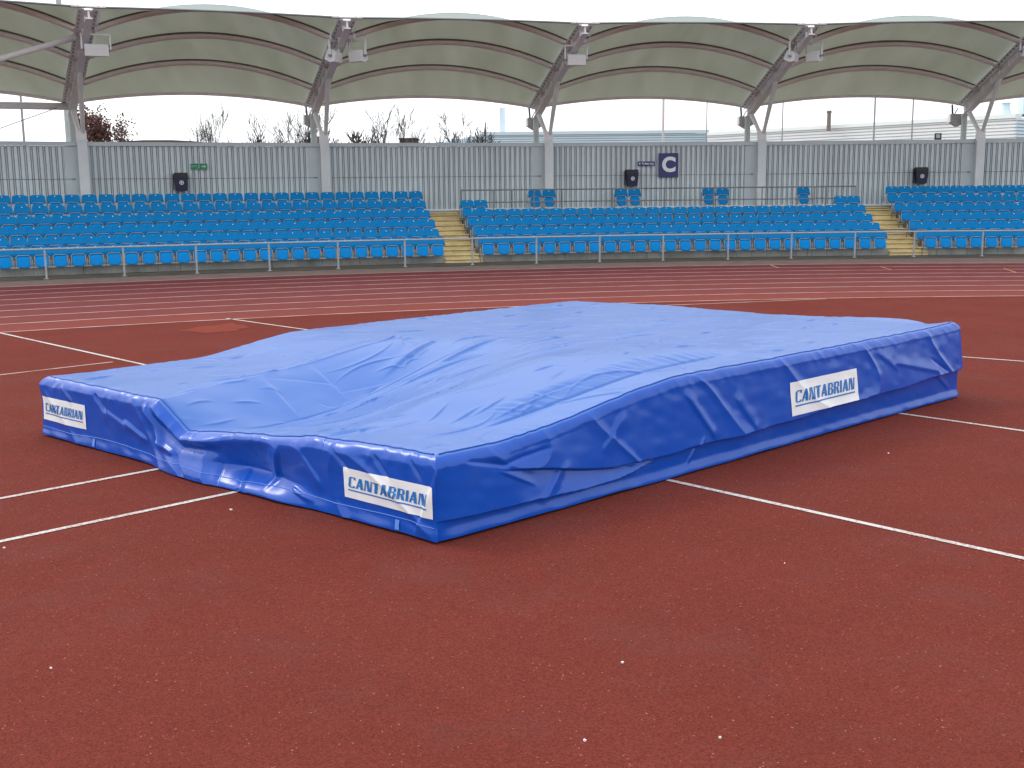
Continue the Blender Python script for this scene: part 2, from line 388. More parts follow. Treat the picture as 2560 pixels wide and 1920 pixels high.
# stairs: yellow painted steps
for si, (a, b) in enumerate(ST):
    stt = thing('terrace_stairs', ('yellow painted concrete stairs beside the large left seating block', 'yellow painted concrete stairs beside the right-hand seating block')[si], 'stairs', pol((a+b)/2, 0, 0), group='yellow stairs up the terrace')
    bpy.context.view_layer.update()
    hs = [0]
    for k in range(1, 6): hs += [(FLOOR[k-1]+FLOOR[k])/2, FLOOR[k]]
    hs = hs[1:]+[1.41]
    for j, h in enumerate(hs):
        e = .0006 if j else .0
        o0 = -.10 if j == 0 else -.05+.4*j
        w = MB(); arc_block(w, a-e, b+e, o0+.02, 4.0, max(-.03, h-.17), h-.05, 6); arc_block(w, a-e, b+e, o0+.075, 4.0, h-.05, h-.022, 6)
        arc_block(w, a-e, b+e, o0-.012, o0+.40, h-.022, h+.010, 6)
        under(fixn(w.build('stair_step', M['step_yellow'])), stt)
    w = MB(); arc_block(w, a, b, 4.004, 5.3, 0, 1.455, 6); under(fixn(w.build('stair_landing', M['concrete'])), stt)

# ------------------------------------------------------------------ seats
def seat_meshes():
    """local frame: x along the row, -y towards the track, origin on the row's floor below the seat"""
    d = {}
    # backrest: curved shell, narrower at the top
    nx, nz = 9, 9; rows = []; vs = []; fs = []
    for side in (0, 1):
        for j in range(nz+1):
            tt = j/nz; z = .52+.262*tt
            hw = .227-.022*tt-.03*max(0, (tt-.75)/.25)**2
            for i in range(nx):
                s = -1+2*i/(nx-1)
                y = -.035+.085*tt+.0-.05*(s*s)*(1-.3*tt) + (.018 if side else 0) - (.014*math.exp(-((tt-.27)/.05)**2)) + .022*max(0, .22-tt)/.22
                zz = z-(.018*s**6 if j == nz else 0)
                vs.append((s*hw, y, zz))
    o2 = nx*(nz+1)
    for j in range(nz):
        for i in range(nx-1):
            a = j*nx+i; fs.append((a, a+1, a+nx+1, a+nx)); fs.append((o2+a, o2+a+nx, o2+a+nx+1, o2+a+1))
    ring = [i for i in range(nx)]+[j*nx+nx-1 for j in range(1, nz+1)]+[nz*nx+i for i in range(nx-2, -1, -1)]+[j*nx for j in range(nz-1, 0, -1)]
    for k in range(len(ring)):
        a, b = ring[k], ring[(k+1) % len(ring)]; fs.append((b, a, a+o2, b+o2))
    mb = MB(); mb.add(vs, fs); d['backrest'] = mb.mesh('backrest', M['seat'])
    # lower lip of the back moulding
    mb = MB(); mb.prism([(-.20, .572), (.20, .572), (.21, .592), (-.21, .592)], -.055, -.03); d['backrest_lip'] = mb.mesh('backrest_lip', M['seat'])
    # tipped-up seat pan: rounded plate, slightly domed
    mb = MB(); n = 20; vs = []; fs = []
    def rr(k, s): 
        a = 2*PI*k/n; c, s_ = math.cos(a), math.sin(a); q = 5
        r = (abs(c)**q+abs(s_)**q)**(-1/q)
        return c*r*.163*s, s_*r*.147*s
    for (s, y) in ((1, -.085), (1, -.115), (.9, -.128), (.45, -.134)):
        for k in range(n):
            x, z = rr(k, s); vs.append((x, y+.12*(z/.30), .383+z))
    vs.append((0, -.135, .383))
    for r in range(3):
        for k in range(n): a = r*n+k; b = r*n+(k+1) % n; fs.append((a, b, b+n, a+n))
    fs += [(3*n+k, 3*n+(k+1) % n, 4*n) for k in range(n)]+[tuple(range(n))[::-1]]
    mb.add(vs, fs); d['seat_pan'] = mb.mesh('seat_pan', M['pan'])
    # steel hoop round the pan, hinges, post between the seats
    mb = MB(); hw = .180; top = .556
    mb.tube([(-hw, -.12, .235), (-hw, -.075, top-.05), (-hw+.045, -.07, top), (hw-.045, -.07, top), (hw, -.075, top-.05), (hw, -.12, .235)], .0105, 6)
    mb.tube([(-.215, -.125, .228), (.215, -.125, .228)], .011, 6)
    for s in (-1, 1):
        for z in (.33, .375): mb.tube([(s*hw, -.10, z), (s*.215, -.09, z)], .009, 5)
    mb.box((-.233, -.05, .33), (.022, .05, .22)); d['frame'] = mb.mesh('frame', M['galv'])
    mb = MB(); mb.box((-.233, .01, .50), (.016, .03, .30)); d['bracket'] = mb.mesh('bracket', M['galv_dark'])
    mb = MB(); mb.box((-.233, -.03, .11), (.02, .03, .22)); d['leg'] = mb.mesh('leg', M['galv_dark'])
    mb = MB(); n = 10
    mb.add([(.018*math.cos(2*PI*k/n), .006, .738+.018*math.sin(2*PI*k/n)) for k in range(n)]+[(.018*math.cos(2*PI*k/n), .0, .738+.018*math.sin(2*PI*k/n)) for k in range(n)],
           [tuple(range(n, 2*n)), *[(k, (k+1) % n, n+(k+1) % n, n+k) for k in range(n)]])
    for i in range(len(mb.v)): mb.v[i] = (mb.v[i][0], mb.v[i][1]+.010, mb.v[i][2])
    d['number_plate'] = mb.mesh('number_plate', M['num'])
    for k in d:
        bm = bmesh.new(); bm.from_mesh(d[k]); bmesh.ops.recalc_face_normals(bm, faces=bm.faces); bm.to_mesh(d[k]); bm.free()
        if k in ('backrest', 'seat_pan'):
            d[k].polygons.foreach_set('use_smooth', [True]*len(d[k].polygons)); d[k].set_sharp_from_angle(angle=math.radians(40))
    return d
SM = seat_meshes()
ORD = ['first', 'second', 'third', 'fourth', 'fifth', 'sixth', 'seventh', 'eighth', 'ninth', 'tenth', 'eleventh', 'twelfth', 'thirteenth', 'fourteenth', 'fifteenth', 'sixteenth', 'seventeenth', 'eighteenth', 'nineteenth', 'twentieth']
def ordn(i): return ORD[i-1] if i <= 20 else 'twenty-'+ORD[i-21]
ROWN = ['front row', 'second row', 'third row', 'fourth row', 'fifth row', 'top row']
proto = thing('stadium_seat', 'x', 'seat', group='blue tip-up seats of the grandstand')
for k in ('backrest', 'backrest_lip', 'seat_pan', 'frame', 'bracket', 'leg', 'number_plate'): link(k, SM[k], proto)
PARTS = list(proto.children)
far_seats = MB(); far_mats = []
first_used = [False]
def place_seat(th, off, z, label, tilt=0):
    p = pol(th, off, z); rz = th-PI/2
    if not first_used[0]: r = proto; first_used[0] = True
    else:
        r = proto.copy(); col.objects.link(r)
        for ch in PARTS:
            c = ch.copy(); col.objects.link(c); c.parent = r
    r.location = p; r.rotation_euler = (0, 0, rz); r['label'] = label
    return r
FM = {}
def far_seat(th, off, z):
    p = pol(th, off, z); rz = th-PI/2; Mx = Matrix.Translation(p) @ Matrix.Rotation(rz, 4, 'Z')
    for k, mi in (('backrest', 0), ('seat_pan', 1), ('frame', 2), ('number_plate', 3)):
        far_seats.mi = mi
        far_seats.add([Mx @ v.co for v in SM[k].vertices], [tuple(q.vertices) for q in SM[k].polygons])
DOT_Z = .735
def row(first, last, n, k, fy, ly):
    off = .8*k-.16
    a, b = theta(at_off(first, fy, off)), theta(at_off(last, ly, off))
    return [a+(b-a)*i/(n-1) for i in range(n)], off
LEFT = [(8.4, 1092.8, 27), (-.8, 1079.2, 27), (-5.5, 1070.2, 28), (20.6, 1058, 27), (10.1, 1047.4, 27), (4.7, 1038.7, 27)]
for k, (a, b, n) in enumerate(LEFT):
    ths, off = row(a, b, n, k, 617-24*k, 597-22*k)
    for i, th in enumerate(ths):
        if k == 5: far_seat(th, off, FLOOR[k])
        else: place_seat(th, off, FLOOR[k], 'blue tip-up seat, %s from the stairs in the %s of the left block' % (ordn(n-i), ROWN[k]))
MID = [(1218.9, 2199.7, 27), (1206.4, 2182, 28), (1194.2, 2164, 28), (1180.4, 2147.5, 29)]
for k, (a, b, n) in enumerate(MID):
    ths, off = row(a, b, n, k, 592-22*k, 575-22*k)
    for i, th in enumerate(ths):
        place_seat(th, off, FLOOR[k], 'blue tip-up seat, %s from the left in the %s of the middle block' % (ordn(i+1), ROWN[k]))
for px, lb in ((1167.2, 'outer blue seat of the two alone in the fifth row by the left stairs'), (1201.4, 'inner blue seat of the two alone in the fifth row by the left stairs'),
               (2100.5, 'inner blue seat of the two alone in the fifth row by the right stairs'), (2133, 'outer blue seat of the two alone in the fifth row by the right stairs')):
    place_seat(theta(at_off(px, 503, 3.04)), 3.04, FLOOR[4], lb)
PAIRS = [(1336.4, 'left blue seat of the pair behind the upper railing nearest the left stairs'), (1372, 'right blue seat of the pair behind the upper railing nearest the left stairs'),
         (1552, 'left blue seat of the pair below the navy bin left of the C sign'), (1585.8, 'right blue seat of the pair below the navy bin left of the C sign'),
         (1771, 'left blue seat of the pair behind the railing right of the C sign'), (1805.7, 'right blue seat of the pair behind the railing right of the C sign'),
         (2007.4, 'single blue seat behind the right end of the upper railing')]
for px, lb in PAIRS: place_seat(theta(at_off(px, 490, 3.84)), 3.84, FLOOR[5], lb)
RIGHT = [(2325.8, 2363.5, 7), (2305, 2341, 8), (2286.5, 2321.7, 9), (2266.6, 2301, 9), (2247.6, 2281.7, 10), (2229.8, 2262, 11)]
for k, (a, b, n) in enumerate(RIGHT):
    ths, off = row(a, b, 2, k, 573-22*k, 573-22*k)
    for i in range(n):
        th = ths[0]+(ths[1]-ths[0])*i
        if k == 5: far_seat(th, off, FLOOR[k])
        else: place_seat(th, off, FLOOR[k], 'blue tip-up seat, %s from the stairs in the %s of the right block' % (ordn(i+1), ROWN[k]))
fs_ = far_seats.build('back_row_seats', [M['seat'], M['pan'], M['galv'], M['num']], kind='stuff')
fs_['label'] = 'blue tip-up seats in the top rows against the grey wall'; fs_['category'] = 'seats'

# ------------------------------------------------------------------ railings
def rail_thing(name, label, cat, pts, h, r, posts, mid=None, rp=.022, ends=True, material=None):
    material = material or M['galv']
    c = pts[len(pts)//2]; t_ = thing(name, label, cat, (c.x, c.y, c.z)); bpy.context.view_layer.update()
    up = [p+Vector((0, 0, h)) for p in pts]
    mb = MB(); mb.tube(up, r, 10); under(mb.build('handrail', material, smooth=True), t_)
    if mid:
        mb = MB(); mb.tube([p+Vector((0, 0, mid)) for p in pts], r*.8, 8); under(mb.build('middle_rail', material, smooth=True), t_)
    for p in posts:
        mb = MB(); mb.tube([p, p+Vector((0, 0, h-r*.3))], rp, 8); mb.box(p+Vector((0, 0, .006)), (.11, .11, .012))
        under(mb.build('post', material), t_)
    return t_
S3 = 3.45625
posts = []
for x0, L in ((0, [(405, 1030), (1073, 1000), (1712, 985)]), (640, [(110, 955), (712, 940), (1295, 925), (1862, 905)]), (1280, [(210, 893), (762, 882), (1315, 872), (1868, 860)]), (1920, [(208, 852), (760, 845), (1260, 837), (1822, 827)])):
    for x, y in L: posts.append(ground_pt(x0+x/S3, 400+y/S3))
RC, RR = Vector((13.08923, -23.37486, 0)), 58.21661
def rpol(a): return RC+Vector((math.cos(a), math.sin(a), 0))*RR
pas = [math.atan2(p.y-RC.y, p.x-RC.x) for p in posts]
step = (pas[0]-pas[-1])/14
pas2 = [pas[0]+step]+[pas[0]-step*i*1.0 for i in range(15)]+[pas[-1]-step]
pas2 = [pas[0]+step]+pas+[pas[-1]-step]
pts = [rpol(pas2[0]+.012+(pas2[-1]-pas2[0]-.024)*i/80) for i in range(81)]
rail_thing('trackside_railing', 'long galvanised handrail on posts along the foot of the seating', 'railing', pts, .765, .026, [rpol(a) for a in pas2], rp=.027)
# upper railing of the wheelchair platform
UO = 3.32
ua, ub = theta(at_off(1153, 475, UO)), theta(at_off(2139, 470, UO))
pts = [pol(ua+(ub-ua)*i/40, UO, 1.34) for i in range(41)]
ups = [pol(theta(at_off(px, 490, UO)), UO, 1.34) for px in (1154, 1233, 1280, 1335, 1405, 1531, 1660.5, 1784, 1905, 2036, 2064, 2137.5)]
rail_thing('upper_railing', 'thin grey two-rail railing on the platform below the C sign', 'railing', pts, .80, .024, ups, mid=.40, rp=.02, material=M['galv_dark'])

# ------------------------------------------------------------------ back wall of ribbed sheet
WO = 5.2; WZ0, WZ1 = 1.50, 3.60
COLPX = [212, 813, 1369, 1898, 2440]
cth = [theta(at_off(p, 470, WO)) for p in COLPX]
dth = (cth[0]-cth[-1])/4
cth = [cth[0]+dth]+cth+[cth[-1]-dth]
wall = thing('ribbed_back_wall', 'pale grey ribbed metal wall along the back of the seating', 'wall', pol(cth[3], WO, 1.45)); bpy.context.view_layer.update()
def wall_frame(i):
    a, b = pol(cth[i], WO, 0), pol(cth[i+1], WO, 0); X = (b-a).normalized(); Nn = Vector((X.y, -X.x, 0))  # Nn points to the track
    return a, b, X, Nn
for i in range(6):
    a, b, X, Nn = wall_frame(i); L = (b-a).length
    pitch = .178; mb = MB(); x = .13; end = L-.52
    prof = []
    while x < end:
        prof += [(x, -.02), (x+.003, .062), (x+.097, .062), (x+.100, -.02)]; x += pitch
    prof.append((x, 0))
    vs = []
    for (px_, d) in prof:
        q = a+X*px_+Nn*(d-.03); vs += [q+Vector((0, 0, WZ0)), q+Vector((0, 0, WZ1))]
    mb.add(vs, [(2*k, 2*k+1, 2*k+3, 2*k+2) for k in range(len(prof)-1)])
    # narrow stiffening bead in each trough
    x = .13
    while x < end:
        c = a+X*(x+.139)+Nn*(-.012); mb.box(c+Vector((0, 0, (WZ0+WZ1)/2)), (.022, .070, WZ1-WZ0-.01), X, Nn); x += pitch
    under(mb.build('ribbed_sheet', M['clad']), wall)
    mb = MB(); c = a+X*(L-.30)+Nn*.012; mb.box(c+Vector((0, 0, (WZ0+WZ1)/2)), (.50, .05, WZ1-WZ0), X, Nn); under(mb.build('flat_panel', M['clad_flat']), wall)
    mb = MB(); c = (a+b)/2; mb.box(c+Nn*.03+Vector((0, 0, 3.655)), (L-.02, .14, .10), X, Nn); mb.box(c+Nn*.02+Vector((0, 0, 3.716)), (L-.02, .17, .02), X, Nn); under(mb.build('capping', M['clad_flat']), wall)
    mb = MB(); mb.box(c+Nn*.05+Vector((0, 0, 1.488)), (L-.02, .12, .05), X, Nn); under(mb.build('base_flashing', M['white_sign']), wall)
    mb = MB(); q0, q1 = a+X*.2+Nn*.042, a+X*(L-.30)+Nn*.045
    mb.tube([q0+Vector((0, 0, 2.60)), q1+Vector((0, 0, 2.60))], .007, 5); mb.box(q1+Vector((0, 0, 2.60)), (.10, .04, .04), X, Nn); under(mb.build('fixing_wire', M['galv_dark']), wall)

# ------------------------------------------------------------------ canopy
canopy = thing('tensile_canopy', 'pale fabric canopy on curved steel ribs and cantilevered frames over the seating', 'canopy', pol(cth[3], WO, 3.8)); bpy.context.view_layer.update()
RO, RZ_, TO, TZ = 6.55, 4.98, .05, 6.93       # rear end and tip of a rafter: distance behind the front wall, height
def fp(i, t, dz=0.0, dx=0.0):
    th = cth[i]; p = pol(th, RO+(TO-RO)*t, RZ_+(TZ-RZ_)*t+dz); e = Vector((math.sin(th), -math.cos(th), 0))
    return p+e*dx+e*(.12*t-.16*(1-t))
TJ = [.0, .235, .53, .80, 1.0]
RISE = [.34, .80, .80, .80, .05]
def rise_t(t): return float(np.interp(t, TJ, RISE))
for i in range(7):
    th = cth[i]; r = Vector((math.cos(th), math.sin(th), 0)); e = Vector((math.sin(th), -math.cos(th), 0))
    # rafter: flanges, web, membrane clamp plates with bolts
    mb = MB(); ax = (fp(i, 1)-fp(i, 0)).normalized(); up = e.cross(ax).normalized()
    if up.z < 0: up = -up
    def beam(o0, o1, w0, w1, h0, h1, m_):
        m_.hexa([fp(i, 0)+up*o0-e*w0/2-up*h0/2, fp(i, 0)+up*o0+e*w0/2-up*h0/2, fp(i, 1)+up*o1+e*w1/2-up*h1/2, fp(i, 1)+up*o1-e*w1/2-up*h1/2,
                 fp(i, 0)+up*o0-e*w0/2+up*h0/2, fp(i, 0)+up*o0+e*w0/2+up*h0/2, fp(i, 1)+up*o1+e*w1/2+up*h1/2, fp(i, 1)+up*o1-e*w1/2+up*h1/2])
    beam(-.20, -.13, .05, .05, .36, .20, mb); beam(-.39, -.24, .24, .18, .03, .03, mb); beam(-.02, -.02, .26, .22, .03, .03, mb)
    for t in np.linspace(.06, .96, 9):
        c = fp(i, t)+up*(-.20+.07*t); mb.box(c, (.20, .02, .32-.15*t), e, ax, up)
    under(fixn(mb.build('rafter', M['steel_paint'])), canopy)
    mb = MB()
    for sd_ in (-1, 1):
        for k in range(28):
            t = .02+.96*k/27; mb.box(fp(i, t)+e*(sd_*.20)+up*-.012, (.035, .04, .03), e, ax, up)
    under(mb.build('clamp_bolts', M['galv_dark'], kind='stuff'), canopy)
    for sd_ in (-1, 1):
        mb = MB(); q = [fp(i, 0)+e*(sd_*.20), fp(i, 1)+e*(sd_*.18)]
        mb.box((q[0]+q[1])/2+up*.012, (.16, (q[1]-q[0]).length, .02), e, (q[1]-q[0]).normalized(), up); under(fixn(mb.build('clamp_plate', M['steel_paint'])), canopy)
    # bolted tip plate and downpipe
    mb = MB(); mb.box(fp(i, 1)+Vector((0, 0, .06)), (.85, .25, .03), e, r)
    for s_ in (-.4, -.25, .25, .4): mb.box(fp(i, 1)+e*s_+Vector((0, 0, .09)), (.06, .1, .05), e, r)
    under(mb.build('tip_plate', M['steel_paint']), canopy)
    mb = MB(); mb.tube([fp(i, 1)+e*.30-r*.0, fp(i, .9)+e*.22+Vector((0, 0, -.30))], .02, 6); under(mb.build('tie_rod', M['lampbody']), canopy)
    # rear post, front column, V struts
    pr = pol(th, RO-.1, 0)-e*.16
    mb = MB(); mb.tube([Vector((pr.x, pr.y, .5)), Vector((pr.x, pr.y, RZ_-.35))], .105, 12); under(fixn(mb.build('rear_post', M['mast'], smooth=True), 40), canopy)
    cb = pol(th, WO-.16, 0)
    mb = MB(); mb.box(cb+Vector((0, 0, 2.63)), (.29, .26, 2.31), e, r); under(mb.build('column', M['col_white']), canopy)
    mb = MB(); mb.box(cb+Vector((0, 0, 3.93)), (.30, .10, .28), e, r)
    for s_ in (-.1, .1):
        for z in (3.845, 4.025): mb.box(cb-r*.06+e*s_+Vector((0, 0, z)), (.035, .02, .035), e, r)
    under(mb.build('base_plate', M['steel_paint']), canopy)
    for (tt, s_, dz) in ((.07, -.06, -.35), (.50, .06, -.27)):
        mb = MB(); mb.tube([cb+e*s_+Vector((0, 0, 4.0)), fp(i, tt, dz)], [.062, .088], 10); under(fixn(mb.build('strut', M['steel_paint'], smooth=True), 40), canopy)
def bay_pt(i, t, u, extra=0.0):
    p = fp(i, t).lerp(fp(i+1, t), u); p.z += rise_t(t)*4*u*(1-u)+extra
    if t > .8:   # front edge cable pulls in slightly
        k = (t-.8)/.2; d = Vector((SC.x-p.x, SC.y-p.y, 0)).normalized(); p -= d*(.10*k*k*4*u*(1-u))
    return p
for i in range(6):
    nu, nt_ = 28, 33; V = np.zeros((nu*nt_, 3)); idx = 0
    for a in range(nu):
        u = a/(nu-1)
        for b in range(nt_):
            t = b/(nt_-1)
            # fabric sags a little between the ribs, saddle-like
            sgm = max(k for k in range(4) if TJ[k] <= t+1e-9) if t < 1 else 3
            w_ = (t-TJ[sgm])/(TJ[sgm+1]-TJ[sgm]); sag = -.07*4*w_*(1-w_)*math.sin(PI*u)
            V[idx] = bay_pt(i, t, .02+.96*u, sag+.07); idx += 1
    V, F = grid_mesh('m', V, nu, nt_, None)
    under(link('membrane_bay', np_mesh('membrane_bay', V, F, M['membrane'])), canopy)
    for k in (1, 2, 3):
        mb = MB(); mb.tube([bay_pt(i, TJ[k], u, -.07-.0) for u in np.linspace(.012, .988, 25)], .075, 10)
        under(mb.build('arch_rib', M['steel_rib'], smooth=True), canopy)
        mb = MB(); mb.tube([bay_pt(i, TJ[k], u, .025) for u in np.linspace(.02, .98, 25)], .035, 6); under(mb.build('rib_gap_shade', M['gap_shade'], smooth=True), canopy)  # dark tube paints the shadow in the gap between rib and fabric
    mb = MB(); mb.tube([bay_pt(i, 0, u, .03) for u in np.linspace(.01, .99, 21)], .05, 8); under(mb.build('rear_edge_pipe', M['steel_rib'], smooth=True), canopy)
    mb = MB(); mb.tube([bay_pt(i, 1, u, .06) for u in np.linspace(.01, .99, 21)], .028, 8); under(mb.build('front_edge_cable', M['galv_dark'], smooth=True), canopy)
# end-bay bracing on the left: rear beam, hanger and diagonal
mb = MB(); a_, b_ = fp(0, 0, -.12), fp(1, 0, -.10); mb.tube([a_, b_], .115, 10); under(mb.build('rear_beam', M['steel_paint'], smooth=True), canopy)
mb = MB(); mb.tube([at_off(-200, 205, 2.6), at_off(184, 94, 1.6)], .085, 10); mb.box(at_off(187, 93, 1.6), (.1, .1, .16)); under(mb.build('brace_tube', M['steel_paint'], smooth=True), canopy)
mb = MB(); mb.tube([at_off(-140, 371, 6.4), at_off(142, 270, 6.4)], .014, 6); under(mb.build('brace_cable', M['galv_dark']), canopy)

# ------------------------------------------------------------------ floodlights under the canopy
def floodlight(px, py, off, yaw, label, w=.62, h=.34, tilt=.35):
    c = at_off(px, py, off); th = theta(c); t_ = thing('floodlight', label, 'floodlight', c, th-PI/2+yaw, 'floodlights under the canopy')
    mb = MB(); ct, st = math.cos(tilt), math.sin(tilt); Yv, Zv = Vector((0, ct, st)), Vector((0, -st, ct))
    mb.prism([(-.17, h/2-.04), (.0, h/2), (.13, h/2-.06), (.16, -h/2+.06), (.02, -h/2), (-.17, -h/2+.02)], -w/2, w/2, (0, 0, 0), -Yv, Zv, (1, 0, 0))
    fixn(mb.build('lamp_housing', M['lampbody'], t_))
    mb = MB()
    for k in range(4): mb.box((0, .03-.03*k*0, h/2+.005+.0*k), (w*.8, .012, .03)); break
    mb = MB(); mb.box((0, 0, h/2+.25), (w+.18, .06, .05))
    for s in (-1, 1): mb.box((s*(w/2+.06), 0, h/2+.02), (.04, .06, .46))
    mb.build('yoke', M['lampbody'], t_)
    mb = MB()
    for s in (-1, 1): mb.tube([(s*(w/2), 0, 0), (s*(w/2+.09), 0, 0)], .04, 8)
    mb.build('pivot', M['galv_dark'], t_)
    mb = MB(); mb.box((-.12, .03, h/2+.35), (.05, .05, .22)); mb.build('hanger', M['steel_paint'], t_)
    return t_
floodlight(241, 126, 1.0, 0, 'single pale floodlight face on, hung beside the leftmost canopy frame')
floodlight(836, 141, 1.0, .95, 'left lamp of the floodlight pair nearest the brown-leaved tree', .46, .36)
floodlight(894, 140, 1.0, -.8, 'right lamp of the floodlight pair nearest the brown-leaved tree', .46, .36)
floodlight(1440, 150, 1.0, 0, 'single pale floodlight face on, above the middle canopy column', .56)
floodlight(1981, 142, 1.0, .95, 'left lamp of the floodlight pair above the second column from the right', .42, .34)
floodlight(2035, 141, 1.0, -.8, 'right lamp of the floodlight pair above the second column from the right', .42, .34)
floodlight(2578, 128, 1.0, 0, 'pale floodlight cut off by the right edge of the picture', .56)

# loudspeakers on the rear posts
def speaker(px, py, off, label):
    c = at_off(px, py, off); th = theta(c); t_ = thing('loudspeaker', label, 'loudspeaker', c, th-PI/2, 'loudspeakers on the canopy posts')
    mb = MB(); mb.prism([(-.26, .21), (.26, .21), (.26, -.08), (0, -.24), (-.26, -.08)], -.18, .18); fixn(mb.build('cabinet', M['speaker'], t_))
    mb = MB(); mb.box((-.275, 0, .06), (.03, .34, .28)); mb.build('grille', M['white_sign'], t_)
    mb = MB(); mb.tube([(-.16, 0, .20), (-.19, 0, .55)], .035, 6); mb.tube([(-.1, 0, .2), (.02, 0, .42)], .018, 6); mb.build('bracket', M['purple'], t_)
    return t_
speaker(780, 304, 6.75, 'grey loudspeaker hung behind the post of the second canopy frame')
speaker(1336, 310, 6.75, 'grey loudspeaker on the post of the middle canopy frame')
speaker(1864, 306, 6.75, 'grey loudspeaker on the post of the frame right of the C sign')
speaker(2392, 300, 6.75, 'grey loudspeaker on the rightmost canopy post, before the white factory')

# ------------------------------------------------------------------ things on the wall
def bin_(px, py, label):
    c = at_off(px, py, WO-.36); th = theta(c); t_ = thing('wall_bin', label, 'litter bin', c, th-PI/2, 'navy litter bins hung on the wall')
    mb = MB(); w0, w1, d0, d1 = .17, .205, .11, .14
    mb.hexa([Vector((-w0, -d0, -.27)), Vector((w0, -d0, -.27)), Vector((w0, .14, -.27)), Vector((-w0, .14, -.27)), Vector((-w1, -d1, .14)), Vector((w1, -d1, .14)), Vector((w1, .14, .14)), Vector((-w1, .14, .14))])
    mb.prism([(-w0, -.27), (0, -.31), (w0, -.27)], -d0+.004, .1); fixn(mb.build('bin_body', M['navy'], t_))
    mb = MB(); mb.hexa([Vector((-.212, -.15, .144)), Vector((.212, -.15, .144)), Vector((.212, .14, .144)), Vector((-.212, .14, .144)), Vector((-.20, -.09, .29)), Vector((.20, -.09, .29)), Vector((.20, .14, .29)), Vector((-.20, .14, .29))])
    fixn(mb.build('lid', M['black'], t_))
    mb = MB(); n = 20; tl = .03/.41
    for r0, r1, a0, a1 in ((.046, .068, 0, 2*PI), (.0, .026, 0, 2*PI)):
        vs = []
        for k in range(n+1):
            a = a0+(a1-a0)*k/n
            for r in (r0, r1): x, z = r*math.cos(a), r*math.sin(a)-.02; vs.append((x, -d0-.004-tl*(z+.27), z))
        mb.add(vs, [(2*k, 2*k+1, 2*k+3, 2*k+2) for k in range(n)])
    mb.build('emblem', M['white_sign'], t_)
    mb = MB(); mb.box((-.23, .10, .0), (.03, .1, .5)); mb.tube([(.2, 0, .1), (.235, 0, .1)], .022, 8); mb.build('side_bracket', M['black'], t_)
    return t_
bin_(453, 455, 'navy litter bin on the wall beneath the green exit sign')
bin_(1580, 445, 'navy litter bin on the wall left of the C sign')
bin_(2303, 439, 'navy litter bin on the wall above the right seating block')

def text_mesh(name, s, size, bold, material, parent, loc, align='CENTER'):
    cu = bpy.data.curves.new(name, 'FONT'); cu.body = s; cu.size = size; cu.offset = bold; cu.align_x = align; cu.align_y = 'CENTER'; cu.extrude = .002; cu.resolution_u = 6
    tmp = bpy.data.objects.new('tmp', cu); col.objects.link(tmp); bpy.context.view_layer.update()
    me = bpy.data.meshes.new_from_object(tmp.evaluated_get(bpy.context.evaluated_depsgraph_get())); me.name = name
    bpy.data.objects.remove(tmp); bpy.data.curves.remove(cu)
    me.materials.clear(); me.materials.append(material)
    me.transform(Matrix.Rotation(PI/2, 4, 'X'))
    o = link(name, me, parent); o.location = loc; return o
def board(name, label, px, py, w, h, material, off=WO-.21):
    c = at_off(px, py, off); th = theta(c); t_ = thing(name, label, 'sign', c, th-PI/2)
    mb = MB(); mb.box((0, 0, 0), (w, .025, h)); mb.build('sign_board', material, t_); return t_
sg = board('block_sign', 'square navy sign with a large white letter C on the ribbed wall', 1671, 413, .695, .83, M['navy_sign'])
text_mesh('letter', 'C', .68, .030, M['white_sign'], sg, (.01, -.016, .0))
sg = board('direction_sign', 'narrow navy toilets sign with arrow and symbols left of the C sign', 1615.5, 409, .60, .15, M['navy_sign'])
text_mesh('lettering', 'Toilets', .095, .002, M['white_sign'], sg, (-.03, -.016, 0))
mb = MB(); mb.prism([(-.275, 0), (-.235, .035), (-.235, .012), (-.205, .012), (-.205, -.012), (-.235, -.012), (-.235, -.035)], -.018, -.014); mb.build('arrow', M['white_sign'], sg)
mb = MB()
for x in (.145, .19):
    mb.prism([(x-.012, .01), (x-.006, -.045), (x+.006, -.045), (x+.012, .01)], -.018, -.014)
    mb.prism([(x+.010*math.cos(k*PI/4), .028+.010*math.sin(k*PI/4)) for k in range(8)], -.018, -.014)
mb.prism([(.24+.022*math.cos(k*PI/5), -.022+.022*math.sin(k*PI/5)) for k in range(10)], -.018, -.014); mb.prism([(.228, 0), (.234, .03), (.243, .03), (.243, 0)], -.018, -.014)
mb.build('pictograms', M['white_sign'], sg)
sg = board('exit_sign', 'small green exit sign with running figure and arrow on the wall', 497.5, 416, .50, .185, M['green_sign'])
GW = mat('pale_green_print', (.22, .52, .36, 1), .5)
mb = MB(); mb.prism([(.23, 0), (.15, .065), (.15, .025), (.07, .025), (.07, -.025), (.15, -.025), (.15, -.065)], -.018, -.014); mb.build('arrow', GW, sg)
mb = MB(); F0 = (-.018, -.014)
mb.prism([(.0+.014*math.cos(k*PI/4), .055+.014*math.sin(k*PI/4)) for k in range(8)], *F0)
mb.prism([(-.03, .035), (-.005, .04), (.0, .0), (-.03, -.005)], *F0); mb.prism([(-.03, -.008), (-.012, -.008), (-.045, -.07), (-.06, -.065)], *F0); mb.prism([(-.01, -.008), (.008, -.004), (.03, -.06), (.012, -.065)], *F0); mb.prism([(.002, .03), (.035, .01), (.03, .0), (.0, .015)], *F0)
mb.build('running_figure', GW, sg)
text_mesh('lettering', 'EXIT', .085, .002, GW, sg, (-.15, -.016, 0))
mb = MB(); mb.box((0, -.015, .086), (.49, .004, .008)); mb.box((0, -.015, -.086), (.49, .004, .008)); mb.build('border', GW, sg)

